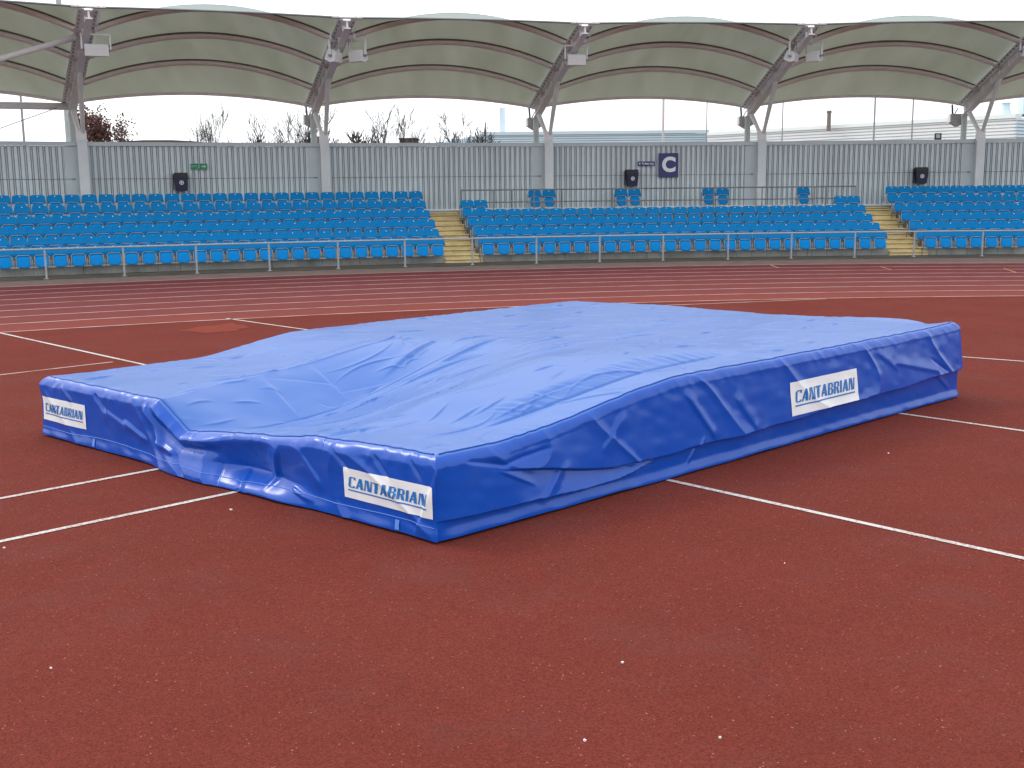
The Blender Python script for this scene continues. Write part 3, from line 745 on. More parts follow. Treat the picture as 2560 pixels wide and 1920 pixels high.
# ------------------------------------------------------------------ background: poles, factory, trees
def pole(name, label, px, ytop, ybot, depth, r, material, zt=None, cat='pole', group=None):
    b = at_depth(px, ybot, depth); t_ = at_depth(px, ytop, depth); mb = MB()
    mb.tube([(0, 0, -b.z-.03), (0, 0, (zt or t_.z)-b.z)], [r*1.1, r*.9], 10)
    o = fixn(mb.build(name, material, smooth=True), 40); o.location = (b.x, b.y, b.z); tag(o, label, cat, group); return o
pole('lighting_column', 'slim grey pole behind the wall at the far left', 60.5, 150, 354, 55, .055, M['pole'], group='poles behind the wall')
pole('lighting_column', 'thick brownish pole behind the wall above the C sign', 1657.5, 120, 354, 56, .062, M['steel_rib'], group='poles behind the wall')
pole('lighting_column', 'very thin pole at the corner of the two factory fronts', 1766, 150, 352, 58, .028, M['pole'], group='poles behind the wall')
pole('lighting_column', 'thin dark pole just left of the factory flue', 1955, 150, 352, 60, .032, M['pole'], group='poles behind the wall')
pole('lighting_column', 'bluish pole between the factory flue and the thinner pole', 2184, 150, 350, 58, .045, M['pole'], group='poles behind the wall')
pole('lighting_column', 'thin pole nearest the rightmost loudspeaker', 2279, 150, 349, 58, .038, M['pole'], group='poles behind the wall')
pole('floodlight_mast', 'tall pale mast rising above the canopy at the left', 172, -60, 350, 52, .125, M['mast'], cat='mast')
pole('street_lamp_post', 'small dark lamp post above the left factory roof', 1214, 306, 345, 110, .06, M['black'], cat='lamp post')

def clad_wall(mb, p, q, z0, z1, pitch, depth=.05):
    """horizontal profiled sheeting between ground points p and q"""
    X = (q-p); L = X.length; X.normalize(); Nn = Vector((X.y, -X.x, 0)); z = z1; prof = []
    while z > z0:
        prof += [(z, 0), (z-pitch*.64, 0), (z-pitch*.65, -depth), (z-pitch*.99, -depth)]; z -= pitch
    vs = []
    for (zz, d) in prof:
        for e in (p, q): vs.append(Vector((e.x, e.y, max(zz, z0)))+Nn*d)
    mb.add(vs, [(2*k, 2*k+1, 2*k+3, 2*k+2) for k in range(len(prof)-1)])
# right building, receding to the left
FB = thing('factory', 'long white factory with ribbed cladding behind the right of the wall', 'building', (40, 112, 0)); bpy.context.view_layer.update()
P1 = at_depth(2541, 290, 105); P0 = at_depth(1768, 336, 134); ez = 8.45
P1.z = 0; P0.z = 0
mb = MB(); clad_wall(mb, P0, P1, 0, ez-.36, .30, .20); under(mb.build('ribbed_front', M['factory']), FB)
P2 = P1+Vector((14, 10, 0)); mb = MB(); clad_wall(mb, P1, P2, 0, ez-.36, .30, .20); under(mb.build('ribbed_end', M['factory_blue']), FB)
X = (P1-P0).normalized(); Nn = Vector((X.y, -X.x, 0))
mb = MB(); mb.hexa([P0+Nn*.15+Vector((0, 0, ez-.36)), P1+Nn*.15+Vector((0, 0, ez-.36)), P1-Nn*1+Vector((0, 0, ez-.36)), P0-Nn*1+Vector((0, 0, ez-.36)), P0+Nn*.1+Vector((0, 0, ez)), P1+Nn*.1+Vector((0, 0, ez)), P1-Nn*1+Vector((0, 0, ez)), P0-Nn*1+Vector((0, 0, ez))])
under(fixn(mb.build('eaves_fascia', M['factory_roof'])), FB)
mb = MB(); mb.add([P0-Nn*1+Vector((0, 0, ez-.002)), P1-Nn*1+Vector((0, 0, ez-.002)), P1-Nn*14+Vector((0, 0, ez+.9)), P0-Nn*14+Vector((0, 0, ez+.9))], [(0, 1, 2, 3)]); under(mb.build('roof', M['factory_roof']), FB)
c = at_depth(2072, 312, 120); mb = MB(); mb.tube([(c.x, c.y, c.z-.6), (c.x, c.y, c.z+1.15), (c.x, c.y, c.z+1.2), (c.x, c.y, c.z+1.42)], [.22, .20, .26, .26], 10); under(fixn(mb.build('flue', M['flue'], smooth=True), 35), FB)
c = at_depth(2514, 280, 108); mb = MB(); mb.tube([(c.x, c.y, c.z-.5), (c.x, c.y, c.z+.15), (c.x, c.y, c.z+.16), (c.x, c.y, c.z+.75)], [.6, .45, .36, .36], 12); mb.box((c.x, c.y, c.z+.8), (.95, .95, .08)); under(fixn(mb.build('roof_vent', M['factory_blue'], smooth=True), 35), FB)
c = at_depth(2572, 280, 108); mb = MB(); mb.box((c.x, c.y, c.z+.9), (1.6, 1.2, 2.6)); under(mb.build('roof_tank', M['factory_blue']), FB)
c = at_depth(2345, 340, 100); 
# left factory, face on, with sloping far end
FA = thing('factory', 'pale blue low factory with striped cladding behind the middle of the wall', 'building', (4, 140, 0)); bpy.context.view_layer.update()
Q0, Q1 = at_depth(1205, 333, 140), at_depth(1772, 333, 140); zt = Q0.z; Q0.z = Q1.z = 0; zt = 9.05
mb = MB(); clad_wall(mb, Q0, Q1, 0, zt-.40, .27, .20); under(mb.build('striped_front', M['factory_blue']), FA)
mb = MB(); mb.box(((Q0.x+Q1.x)/2, Q0.y-.05, zt-.19), (Q1.x-Q0.x, .3, .38)); under(mb.build('eaves_fascia', M['factory_blue']), FA)
mb = MB(); mb.add([Vector((Q0.x, Q0.y+.1, zt)), Vector((Q1.x, Q1.y+.1, zt)), Vector((Q1.x, Q1.y+20, zt+.15)), Vector((Q0.x, Q0.y+20, zt+.15))], [(0, 1, 2, 3)]); under(mb.build('roof', M['factory_roof']), FA)
# curved sloping end: a stack of long tapering sheets
for k in range(6):
    yy = 337+k*4.0; mb = MB(); xl = 1050+ (5-k)*0 + (135-k*24); a = at_depth(xl, min(357, yy+3.2), 141); b = at_depth(1205, yy-1.2, 140.02)
    mb.hexa([Vector((a.x, a.y, a.z-.10)), Vector((b.x, b.y, b.z-.10)), Vector((b.x, b.y+3, b.z-.10)), Vector((a.x, a.y+3, a.z-.10)), Vector((a.x, a.y, a.z+.02)), Vector((b.x, b.y, b.z+.05)), Vector((b.x, b.y+3, b.z+.05)), Vector((a.x, a.y+3, a.z+.02))])
    under(fixn(mb.build('sloping_sheet', M['factory_blue'])), FA)
c = at_depth(1256.5, 331, 150); mb = MB(); mb.tube([(c.x, c.y, 6), (c.x, c.y, c.z+3.1)], .39, 16); o = fixn(mb.build('chimney_stack', M['factory_blue'], smooth=True), 40); tag(o, 'round pale blue chimney rising behind the striped factory', 'chimney')
# dark work light on the wall top at right
c = at_off(2345, 341, WO+.1); wl = thing('work_light', 'small black square work light on top of the wall at right', 'work light', c, theta(c)-PI/2)
mb = MB(); Xd = (1, 0, -.25); 
for (x0, z0, x1, z1) in ((-.11, .085, .11, .11), (-.11, -.11, .11, -.06), (-.11, -.11, -.075, .11), (.08, -.11, .11, .11)): mb.box(((x0+x1)/2, 0, (z0+z1)/2), (x1-x0, .08, z1-z0))
mb.build('housing', M['black'], wl); mb = MB(); mb.box((0, .01, .01), (.16, .03, .15)); mb.build('glass', M['lampbody'], wl)
# low dark roofs peeping over the wall
mb = MB(); pp = [at_depth(292, 354, 62), at_depth(360, 350, 62), at_depth(430, 350, 62), at_depth(480, 352.5, 62), at_depth(525, 357, 62)]
vs = [p for p in pp]+[Vector((p.x, p.y+8, p.z)) for p in pp]+[Vector((p.x, p.y, 0)) for p in pp]
mb.add(vs, [(k, k+1, k+6, k+5) for k in range(4)]+[(k+10, k+11, k+1, k) for k in range(4)]); o = mb.build('low_shed', M['brown_roof']); tag(o, 'low brown curved shed roof just above the wall at left', 'shed')
c = at_depth(1019, 351, 66); mb = MB(); mb.box((c.x, c.y+1, c.z/2), (.95, 2, c.z+.12)); mb.box((c.x, c.y+1, c.z+.10), (1.05, 2.1, .08)); o = mb.build('roof_hut', M['brown_roof']); tag(o, 'small dark flat-topped hut behind the bare trees', 'hut')

# bare trees
def tree(name, label, px, ybase, ytop, depth, seed, spread=.55, levels=5, trunk=None, lean=0, leaves=None, group='bare trees behind the wall', forks=3, upright=.6, r0=.11):
    R = random.Random(seed); b = at_depth(px, ybase, depth); tp = at_depth(px, ytop, depth); H = tp.z
    t_ = thing(name, label, 'tree', (b.x, b.y, 0), 0, group)
    trunk_mb, br, lf = MB(), MB(), MB()
    ends = []
    zs = trunk if trunk is not None else H*.45
    def grow(p, d, L, r, lev, mb):
        n = 4; pts = [p]; rs = [r]; q = p.copy(); dd = d.copy()
        for k in range(n):
            dd = (dd+Vector((R.uniform(-.16, .16), R.uniform(-.16, .16), R.uniform(-.04, .12)))).normalized()
            q = q+dd*(L/n); pts.append(q.copy()); rs.append(max(.010, r*(1-.45*(k+1)/n)))
        mb.tube(pts, rs, 5 if lev > 1 else 8, False)
        if lev >= levels: ends.append(q); return
        nb = forks+(1 if R.random() < .4 else 0)
        for k in range(nb):
            s = R.uniform(.35, 1.0) if k else 1.0; j = min(n, max(1, int(round(s*n)))); bp = pts[j]
            az = R.uniform(0, 2*PI); sd_ = Vector((math.cos(az), math.sin(az), R.uniform(-.1, .5)))
            nd = (dd*(1 if k else 1.4)+sd_*spread*(1 if k else .5)+Vector((0, 0, .25*upright))).normalized()
            grow(bp, nd, L*R.uniform(.58, .8), rs[j]*R.uniform(.55, .75), lev+1, br)
    grow(Vector((0, 0, 0)), Vector((lean, 0, 1)).normalized(), zs, r0, 0, trunk_mb)
    # fit height
    zmax = max(max((v[2] for v in br.v), default=H), .1); sc_ = H/zmax
    for mb in (trunk_mb, br): mb.v = [(v[0]*sc_, v[1]*sc_, v[2]*sc_) for v in mb.v]
    trunk_mb.build('trunk', M['bark'], t_, smooth=True); br.build('branches', M['bark'] if not leaves else M['twig'], t_)
    if leaves:
        for e in ends:
            for k in range(leaves):
                c = e*sc_+Vector((R.gauss(0, .16), R.gauss(0, .16), R.gauss(0, .16))); a = Vector((R.uniform(-1, 1), R.uniform(-1, 1), R.uniform(-1, 1))).normalized(); bb = a.orthogonal().normalized(); s = R.uniform(.05, .10)
                lf.add([c-a*s, c+bb*s*.6, c+a*s, c-bb*s*.6], [(0, 1, 2, 3)])
        lf.build('leaves', M['beech'], t_, kind='stuff')
    return t_
tree('beech_tree', 'tree with dry reddish brown leaves behind the leftmost column', 276, 356, 258, 58, 3, .36, 4, 2.8, .0, leaves=9, group=None, forks=4, r0=.12)
tree('bare_tree', 'tall thin bare tree with a single straight leader behind the wall', 525, 356, 246, 62, 5, .42, 5, 3.0, 0, upright=1.2, r0=.12, forks=3)
tree('bare_tree', 'low bushy bare tree left of the second canopy column', 640, 356, 287, 60, 8, .8, 5, 1.6, .05, r0=.11, forks=3)
tree('bare_tree', 'bare leaning tree with dark trunk partly behind the second loudspeaker', 762, 356, 256, 58, 14, .7, 5, 2.6, -.06, r0=.19)
tree('bare_tree', 'dense brownish shrub just right of the second canopy column', 862, 356, 318, 60, 21, .9, 5, 1.0, .1, r0=.05, forks=3)
tree('bare_tree', 'broad twin-stemmed bare tree in the middle of the gap', 975, 356, 253, 58, 33, .75, 5, 2.2, -.03, r0=.2, forks=3)
tree('bare_tree', 'second leader of the broad bare tree, leaning right', 998, 356, 254, 58.6, 39, .7, 5, 2.2, .04, r0=.19, forks=3)
tree('bare_tree', 'small dark bare bush at the left foot of the broad tree', 925, 356, 322, 60, 47, .8, 5, .9, 0, r0=.05, forks=3)
tree('bare_tree', 'bare tree with one tall spike in front of the sloping factory end', 1150, 356, 268, 62, 55, .8, 5, 1.9, .02, r0=.12, forks=3)

# ------------------------------------------------------------------ litter flecks on the red surface
flk = [(-1.92, 7.49, 'white fleck on the red ground just in front of the middle of the mat'), (-3.11, 6.69, 'white fleck near the left picture edge below the white lines'),
       (-2.11, 4.89, 'white fleck on the red ground at lower left'), (.49, 4.89, 'larger white fleck on the red ground below the mat corner'),
       (.27, 4.15, 'long white fleck near the bottom centre of the picture'), (.80, 4.16, 'small greyish fleck near the bottom, right of centre'),
       (3.03, 8.95, 'pale scrape-like fleck on the red ground right of the mat'), (1.55, 6.25, 'tiny white fleck between the mat and the right white line')]
for k, (x, y, lb) in enumerate(flk):
    R = random.Random(k); s = [.008, .007, .004, .006, .006, .004, .005, .003][k]; mb = MB(); nn = 7
    top = [(x+s*R.uniform(.6, 1.1)*math.cos(2*PI*i/nn)*1.5, y+s*R.uniform(.6, 1.1)*math.sin(2*PI*i/nn), .005+R.uniform(0, .004)) for i in range(nn)]
    bot = [(a, b, .001) for a, b, c in top]
    mb.add(top+bot+[(x, y, .010)], [(i, (i+1) % nn, 14) for i in range(nn)]+[(i, i+nn, (i+1) % nn+nn, (i+1) % nn) for i in range(nn)])
    tag(mb.build('litter_fleck', M['litter']), lb, 'litter', 'white flecks scattered on the ground')

# ------------------------------------------------------------------ the mat
NC = np.array([-.463, 6.672]); RCn = np.array([4.526, 11.404]); LCn = np.array([-4.196, 9.998])
LU, LV = np.hypot(*(RCn-NC)), np.hypot(*(LCn-NC)); Ud, Vd = (RCn-NC)/LU, (LCn-NC)/LV
def base_h(u, v):
    b0 = .55+.205*S(.5, 2.5, u); b5 = .535+.175*S(1.35, 2.8, u); w = np.clip(v/5, 0, 1)
    h = b0*(1-w)+b5*w+.02*np.sin(PI*w)*S(.3, 2, u)
    h = h-.03*S(5.6, 6.9, u)*np.exp(-((v-2.2)/1.0)**2)
    # near end sags a little between its ends
    h = h-.035*np.exp(-((v-1.2)/.55)**2)*(1-S(.1, 1.2, u))
    h = h+.035*np.exp(-((LU-u)/.35)**2-(v/.12)**2)+.02*np.exp(-((LU-u)/.2)**2-((v-.75)/.35)**2)-.02*np.exp(-((LU-u)/.25)**2-((v-.3)/.12)**2)
    # foam block edge near the right-hand side: step down to the edge strip
    h = h+.055*S(.33, .60, v)*(1-S(.9, 2.2, v))*S(.7, 1.3, u)*(1-S(3.0, 4.4, u))
    # hollow where the near block has sunk below its neighbour
    vc, vf, v1, v2 = 3.42-.35*(1-S(-.2, 1.0, u)), 2.62+.12*(1-S(0, .6, u)), 1.75, 1.25
    d = (.205+.055*S(0, .7, u))*(1-S(.9, 3.5, u)*.97)*(1-S(2.6, 3.35, u)); h = h+.014*np.exp(-((v-vc-.09)/.07)**2)*S(.1, .5, u)*(1-S(2.2, 3, u))
    sv = np.where(v > vf, 1-np.clip((v-vf)/(vc-vf), 0, 1), np.where(v > v1, .42+.58*np.clip((v-v1)/(vf-v1), 0, 1), .42*S(v2-.1, v1, v)))
    sv = np.where(v > vf, .8*sv+.2*sv*sv*(3-2*sv), sv)
    return h-d*sv
def strokes(u, v, n, seed, urange, vrange, ang, dang, Lr, wr, ar, fn=None):
    """many short creases: sharp on one side, soft on the other"""
    R = np.random.default_rng(seed); out = np.zeros_like(u)
    for k in range(n):
        cu_, cv_ = R.uniform(*urange), R.uniform(*vrange); a = ang+R.normal()*dang; L = R.uniform(*Lr); w = R.uniform(*wr); A = R.uniform(*ar)*(1 if R.random() < .6 else -1)
        bend = R.normal()*.25
        m_ = (np.abs(u-cu_) < L+.1) & (np.abs(v-cv_) < L+.1)
        if not m_.any(): continue
        du, dv = u[m_]-cu_, v[m_]-cv_; s = du*math.cos(a)+dv*math.sin(a); q = -du*math.sin(a)+dv*math.cos(a)+bend*s*s/L
        env = np.clip(1-(s/L)**2, 0, 1)**1.5
        p = np.where(q > 0, np.exp(-q/(w*2.6)), np.exp(-(q/(w*.6))**2))
        val = A*env*p
        out[m_] += val
    return out
def vnoise(x, y, seed):
    xi, yi = np.floor(x).astype(int), np.floor(y).astype(int); xf, yf = x-xi, y-yi
    xf, yf = xf*xf*(3-2*xf), yf*yf*(3-2*yf)
    def h(a, b):
        n_ = (a*374761393+b*668265263+seed*974634777) & 0x7fffffff; n_ = ((n_ ^ (n_ >> 13))*1274126177) & 0x7fffffff; return (n_ & 0xffff)/65535.0
    return (h(xi, yi)*(1-xf)+h(xi+1, yi)*xf)*(1-yf)+(h(xi, yi+1)*(1-xf)+h(xi+1, yi+1)*xf)*yf
def ridged(u, v, seed, fu, fv): return 1-np.abs(2*vnoise(u*fu, v*fv, seed)-1)
WANG = math.radians(46)     # picture-horizontal direction expressed in the mat's own axes
def top_h(u, v):
    h = base_h(u, v)
    a = u*math.cos(.1)+v*math.sin(.1); b = -u*math.sin(.1)+v*math.cos(.1)
    h += .008*(vnoise(a*1.1+3, b*2.6, 1)-.5)+.004*(vnoise(a*2.3, b*6.0, 2)-.5)
    # cloth waves lying across the picture
    p = u*math.cos(-WANG)+v*math.sin(-WANG); q = -u*math.sin(-WANG)+v*math.cos(-WANG)
    h += .0045*(vnoise(p*1.2, q*4.5, 3)-.5)+.0006*(vnoise(p*2.6, q*11, 4)-.5)
    h += strokes(u, v, 150, 5, (.2, 6.7), (.2, 4.8), -.05, .25, (.07, .26), (.008, .012), (.006, .014))
    h += strokes(u, v, 110, 6, (.3, 6.7), (.2, 4.8), -WANG, .30, (.10, .40), (.012, .024), (.003, .007))
    h += strokes(u, v, 34, 7, (.6, 4.6), (.4, 3.2), .0, .12, (.3, .7), (.008, .014), (.006, .012))
    # long welded seams along the cover
    for vv, u0, u1, A in ((2.60, .15, 2.9, -.012), (3.45, .4, 2.9, .006), (.37, .9, 3.2, -.014)):
        c = vv+.02*np.sin(u*2.3); h += A*np.exp(-((v-c)/.012)**2)*S(u0-.2, u0+.1, u)*(1-S(u1-.1, u1+.3, u))
    # gathers fanning out where the hollow ends
    for (cu_, cv_, a_, L, A, w) in ((2.45, 2.95, .35, .62, .028, .055), (2.75, 2.55, .15, .65, .026, .06), (2.15, 2.35, -.1, .55, .018, .05), (2.55, 3.25, .9, .38, .022, .06), (1.55, 3.05, 1.35, .40, .010, .04), (1.05, 3.02, 1.35, .42, .010, .04), (3.35, 2.2, .1, .6, .014, .05), (3.0, 1.7, .05, .7, .014, .045)):
        du, dv = u-cu_, v-cv_; s = du*math.cos(a_)+dv*math.sin(a_); q = -du*math.sin(a_)+dv*math.cos(a_)
        h += A*np.clip(1-(s/L)**2, 0, 1)**1.2*np.where(q > 0, np.exp(-(q/(w*1.7))**2), np.exp(-(q/(w*.45))**2))
    # puckers along the block edge at right and the crest of the hollow
    pk = S(.36, .42, v)*(1-S(.45, .68, v))*S(.9, 1.2, u)*(1-S(3.2, 3.8, u))
    h += .010*pk*(ridged(u+.5*v, v*.3, 9, 15, 4)-.5)
    pk = np.exp(-((v-3.50)/.10)**2)*S(.2, .5, u)*(1-S(1.4, 1.9, u)); h += .014*pk*(ridged(u-.5*v, v*.2, 10, 9, 3)-.5)
    # edge gathers
    for d_, ss, sd_ in ((u, v, 11), (v, u, 12), (LU-u, v, 13), (LV-v, u, 14)):
        h += .008*np.exp(-(d_/.15)**2)*(ridged(ss+.3*d_, d_*.5, sd_, 8.5, 3)-.55)
    return h
EA = .08      # width of the rounded shoulder
nu, nv = 820, 600
ug = np.linspace(EA, LU-EA, nu); vg = np.linspace(EA, LV-EA, nv)
UU, VV = np.meshgrid(ug, vg, indexing='ij'); HH = top_h(UU, VV)
def w2(u, v): return NC[0]+Ud[0]*u+Vd[0]*v, NC[1]+Ud[1]*u+Vd[1]*v
XX, YY = w2(UU, VV)
Vtop = np.stack([XX, YY, HH], -1).reshape(-1, 3)
# perimeter: loop of (u,v) inner points, starts at near corner, along u, then far-right, far-left, near-left
per = [(i, 0) for i in range(nu-1)]+[(nu-1, j) for j in range(nv-1)]+[(i, nv-1) for i in range(nu-1, 0, -1)]+[(0, j) for j in range(nv-1, 0, -1)]
per = np.array(per); iu, iv = UU[per[:, 0], per[:, 1]], VV[per[:, 0], per[:, 1]]
ih = HH[per[:, 0], per[:, 1]]
def outer_uv(u, v):
    """project an inner perimeter point to the bottom rectangle"""
    k = LU/(LU-2*EA); kv = LV/(LV-2*EA)
    return LU/2+(u-LU/2)*k, LV/2+(v-LV/2)*kv
def side_normal(u, v):
    """outward direction in uv, blended at the corners"""
    eps = .10
    nu_ = np.where(u <= EA+eps, -(1-(np.clip(u-EA, 0, eps))/eps), 0)+np.where(u >= LU-EA-eps, (1-(np.clip(LU-EA-u, 0, eps))/eps), 0)
    nv_ = np.where(v <= EA+eps, -(1-(np.clip(v-EA, 0, eps))/eps), 0)+np.where(v >= LV-EA-eps, (1-(np.clip(LV-EA-v, 0, eps))/eps), 0)
    on_u = (np.abs(u-EA) < 1e-6) | (np.abs(u-(LU-EA)) < 1e-6); on_v = (np.abs(v-EA) < 1e-6) | (np.abs(v-(LV-EA)) < 1e-6)
    nu_ = np.where(on_u, np.sign(nu_), nu_); nv_ = np.where(on_v, np.sign(nv_), nv_)
    l = np.sqrt(nu_**2+nv_**2); return nu_/l, nv_/l
def side_disp(u, v, z, H):
    """outward displacement of the hanging side in metres; u,v inner perimeter point, z height, H local top"""
    NRm = v <= EA+1e-6; NLm = u <= EA+1e-6
    f = np.clip(z/np.maximum(H, .05), 0, 1); d = np.zeros_like(u)
    near = NRm.astype(float); left = NLm.astype(float); other = 1-np.clip(near+left, 0, 1)
    # ---- near-right side: upper panel leans out over a long crease and tucks in beneath it; the crease forks near the corner
    wob = .006*np.sin(u*3.1)+.004*np.sin(u*7.3+1)
    z1 = np.interp(u, [.5, .62, 1.65, 2.13, 2.86, 3.98, 6.84], [.40, .368, .203, .193, .196, .22, .285])+wob
    z2 = np.interp(u, [.06, .7, 1.3, 1.65, 2.05, 2.3], [.133, .118, .104, .105, .165, .193])+wob*.6
    k1 = S(.58, .95, u)*(.75+.25*S(2, 3.2, u)); k2 = 1-S(1.75, 2.2, u); e_ = .006
    above = S(-e_, e_, z-z1)
    up1 = .050*k1*np.clip((H-.09-z)/np.maximum(H-.09-z1, .05), 0, 1)*above
    mid = k2*(S(-e_, e_, z-z2))*(1-above*k1)*np.where(k1 > .02, -.022*k1*(1-np.clip((z1-z)/np.maximum(z1-z2, .02), 0, 1))+.040*np.clip((z1-z)/np.maximum(z1-z2, .02), 0, 1)*k1+.036*(1-k1)*np.clip((H-z)/(H-z2), 0, 1), .036*np.clip((H-z)/np.maximum(H-z2, .05), 0, 1))
    low = .018*(1-S(0, .10, z))
    dr = (up1+mid+low)*S(.03, .25, u)
    dr += .012*(vnoise(u*1.5, z*4+.5*u, 21)-.5)+.012*(np.maximum(ridged(u+z*.9, z*.7, 22, 1.7, 2.5)-.72, 0)/.28)**2*above
    dr += .004*(vnoise(u*8+z*4, z*14, 24)-.5)
    for (u0, z0, u1, zz1, A, w) in ((.34, .47, .62, .40, -.012, .025), (.62, .40, 1.0, .44, -.012, .022), (.60, .36, .85, .24, .010, .03), (1.15, .30, .95, .12, .014, .05), (2.45, .60, 2.75, .24, .014, .05), (2.60, .24, 2.48, .10, .010, .02), (3.05, .50, 3.3, .22, .012, .07), (5.5, .50, 6.3, .33, .010, .05), (5.2, .62, 5.5, .45, .008, .05), (6.3, .30, 6.6, .12, .010, .04), (6.2, .45, 6.5, .30, -.010, .02), (1.75, .56, 1.55, .36, .012, .06)):
        L = math.hypot(u1-u0, zz1-z0); sx, sz = (u1-u0)/L, (zz1-z0)/L; ss = (u-u0)*sx+(z-z0)*sz; q = -(u-u0)*sz+(z-z0)*sx
        dr += A*S(-.06, .05, ss)*(1-S(L-.06, L+.06, ss))*np.where(q > 0, np.exp(-(q/w)**2), np.exp(-(q/(w*.35))**2))
    d += near*dr
    # ---- near-left side
    dl = .012*(1-S(0, .12, z))
    hollow = np.exp(-((v-1.95)/.42)**2)                 # undercut below the sunken edge
    dl += -.115*hollow*np.clip((H-.02-z)/np.maximum(H-.02-.15, .05), 0, 1)*S(.02, .16, z)
    dl += .048*S(1.15, 1.6, v)*(1-S(2.6, 3.2, v))*(1-S(.0, .17, z))   # hem pushed out, catching the sky
    facet = S(2.1, 2.5, v)*(1-S(2.75, 3.3, v)); dl += .085*facet*np.clip((.36-z)/.36, 0, 1)*(.55+.45*S(.0, .12, z))
    roll = S(2.2, 2.5, v)*(1-S(3.0, 3.22, v)); dl += .035*roll*np.exp(-((f-.86)/.10)**2)-.035*roll*np.exp(-((f-.62)/.10)**2)
    for (v0, z0, v1_, zz1, A, w) in ((3.24, .47, 2.98, .20, .040, .05), (3.05, .22, 2.80, .16, .022, .03), (2.80, .17, 2.62, .02, -.022, .025), (2.30, .15, 2.22, .03, -.020, .022), (2.05, .13, 1.92, .01, .020, .03), (1.62, .36, 1.72, .08, .030, .07), (1.45, .12, 1.25, .07, .022, .025), (1.40, .42, 1.15, .18, .012, .06),
                                    (4.0, .47, 3.85, .36, -.022, .025), (4.55, .50, 4.40, .38, .014, .03), (3.55, .30, 3.25, .20, .018, .04), (3.9, .36, 3.5, .25, .010, .06), (.62, .47, .50, .36, -.014, .02), (1.02, .47, .88, .36, -.016, .022), (.30, .50, .22, .40, -.012, .02)):
        L = math.hypot(v1_-v0, zz1-z0); sx, sz = (v1_-v0)/L, (zz1-z0)/L; ss = (v-v0)*sx+(z-z0)*sz; q = -(v-v0)*sz+(z-z0)*sx
        dl += A*S(-.05, .05, ss)*(1-S(L-.06, L+.06, ss))*np.where(q > 0, np.exp(-(q/w)**2), np.exp(-(q/(w*.4))**2))
    dl += .012*(vnoise(v*1.8+7, z*4-.5*v, 31)-.5)+.012*(np.maximum(ridged(v-z*.9, z*.7, 32, 1.9, 2.5)-.7, 0)/.3)**2+.005*(vnoise(v*8-z*4, z*14, 35)-.5)
    # fold running from the near corner down across the name panel
    ss = (v-.04)*.40+(.52-z)*.917; q = -(v-.04)*.917+(.52-z)*.40
    dl += .014*np.where(q > 0, np.exp(-(q/.09)**2), np.exp(-(q/.012)**2))*S(-.05, .03, ss)*(1-S(.46, .60, ss))
    # puckers under the seam
    dl += .011*np.exp(-((f-.88)/.09)**2)*(ridged(v+.4*z, z*.4, 34, 6.5, 4)-.5)
    d += left*dl+near*.006*np.exp(-((f-.93)/.06)**2)*(ridged(u+.5*z, z*.4, 36, 9, 4)-.5)
    d += other*.02*(vnoise((u+v)*2, z*4, 41)-.5)
    d += (.003+.008*left)*(1-S(0, .06, z))*(vnoise((u+v)*2.6, z*0, 42)-.5)
    return d
def side_pt(u, v, q):
    """q 0..1: shoulder then vertical drop; returns world xyz (arrays)"""
    H = np.interp(0, [0], [0])+side_pt.H(u, v)
    ou, ov = outer_uv(u, v)
    sh = .30
    ph = np.clip(q/sh, 0, 1)*PI/2; drop = .085
    z_sh = H-drop*(1-np.cos(ph)); r = np.sin(ph)
    zz = np.where(q <= sh, z_sh, (H-drop)*(1-(q-sh)/(1-sh)))
    zz = np.maximum(zz, 0.0)
    nu_, nv_ = side_normal(u, v)
    d = side_disp(u, v, zz, H)*np.clip((q-.04)/.22, 0, 1)
    uu = u+(ou-u)*r+nu_*d; vv_ = v+(ov-v)*r+nv_*d
    x, y = w2(uu, vv_); lift = .012+.008*vnoise((u+v)*2.3, u*0, 51); return np.stack([x, y, zz+lift*(1-np.clip(zz/.15, 0, 1))], -1)
side_pt.H = lambda u, v: top_h(u, v)
NR_ = 92
qs = np.concatenate([np.linspace(0, .30, 20)[1:], np.linspace(.30, 1, NR_-19+1)[1:]])
rings = []
for q in qs: rings.append(side_pt(iu, iv, np.full_like(iu, q)))
nper = len(per); ntop = len(Vtop)
Vall = np.concatenate([Vtop]+rings)
I, J = np.meshgrid(np.arange(nu-1), np.arange(nv-1), indexing='ij')
Ft = np.stack([I*nv+J, (I+1)*nv+J, (I+1)*nv+J+1, I*nv+J+1], -1).reshape(-1, 4)
k = np.arange(nper); kn = (k+1) % nper; prev = per[:, 0]*nv+per[:, 1]; Fr = []
for r in range(len(qs)):
    cur = ntop+r*nper+k
    Fr.append(np.stack([prev, cur, cur[kn], prev[kn]], -1)); prev = cur
Fall = np.concatenate([Ft]+Fr)
hj = thing('high_jump_mat', 'large royal blue high jump landing mat under a creased glossy cover', 'landing mat', (float(NC[0]), float(NC[1]), 0)); bpy.context.view_layer.update()
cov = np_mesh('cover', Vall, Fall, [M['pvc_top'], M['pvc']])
mi_ = np.zeros(len(cov.polygons), np.int32); mi_[len(Ft)+nper*7:] = 1; cov.polygons.foreach_set('material_index', mi_)  # upper shoulder keeps the paler copy with painted sheen
under(link('cover', cov), hj)
# black block added behind the hem to paint in the contact shadow
mb = MB(); q4 = [w2(a, b) for a, b in ((.05, .05), (LU-.05, .05), (LU-.05, LV-.05), (.05, LV-.05))]
mb.hexa([Vector((x, y, .001)) for x, y in q4]+[Vector((x, y, .09)) for x, y in q4]); under(fixn(mb.build('contact_shade_block', M['black'])), hj)
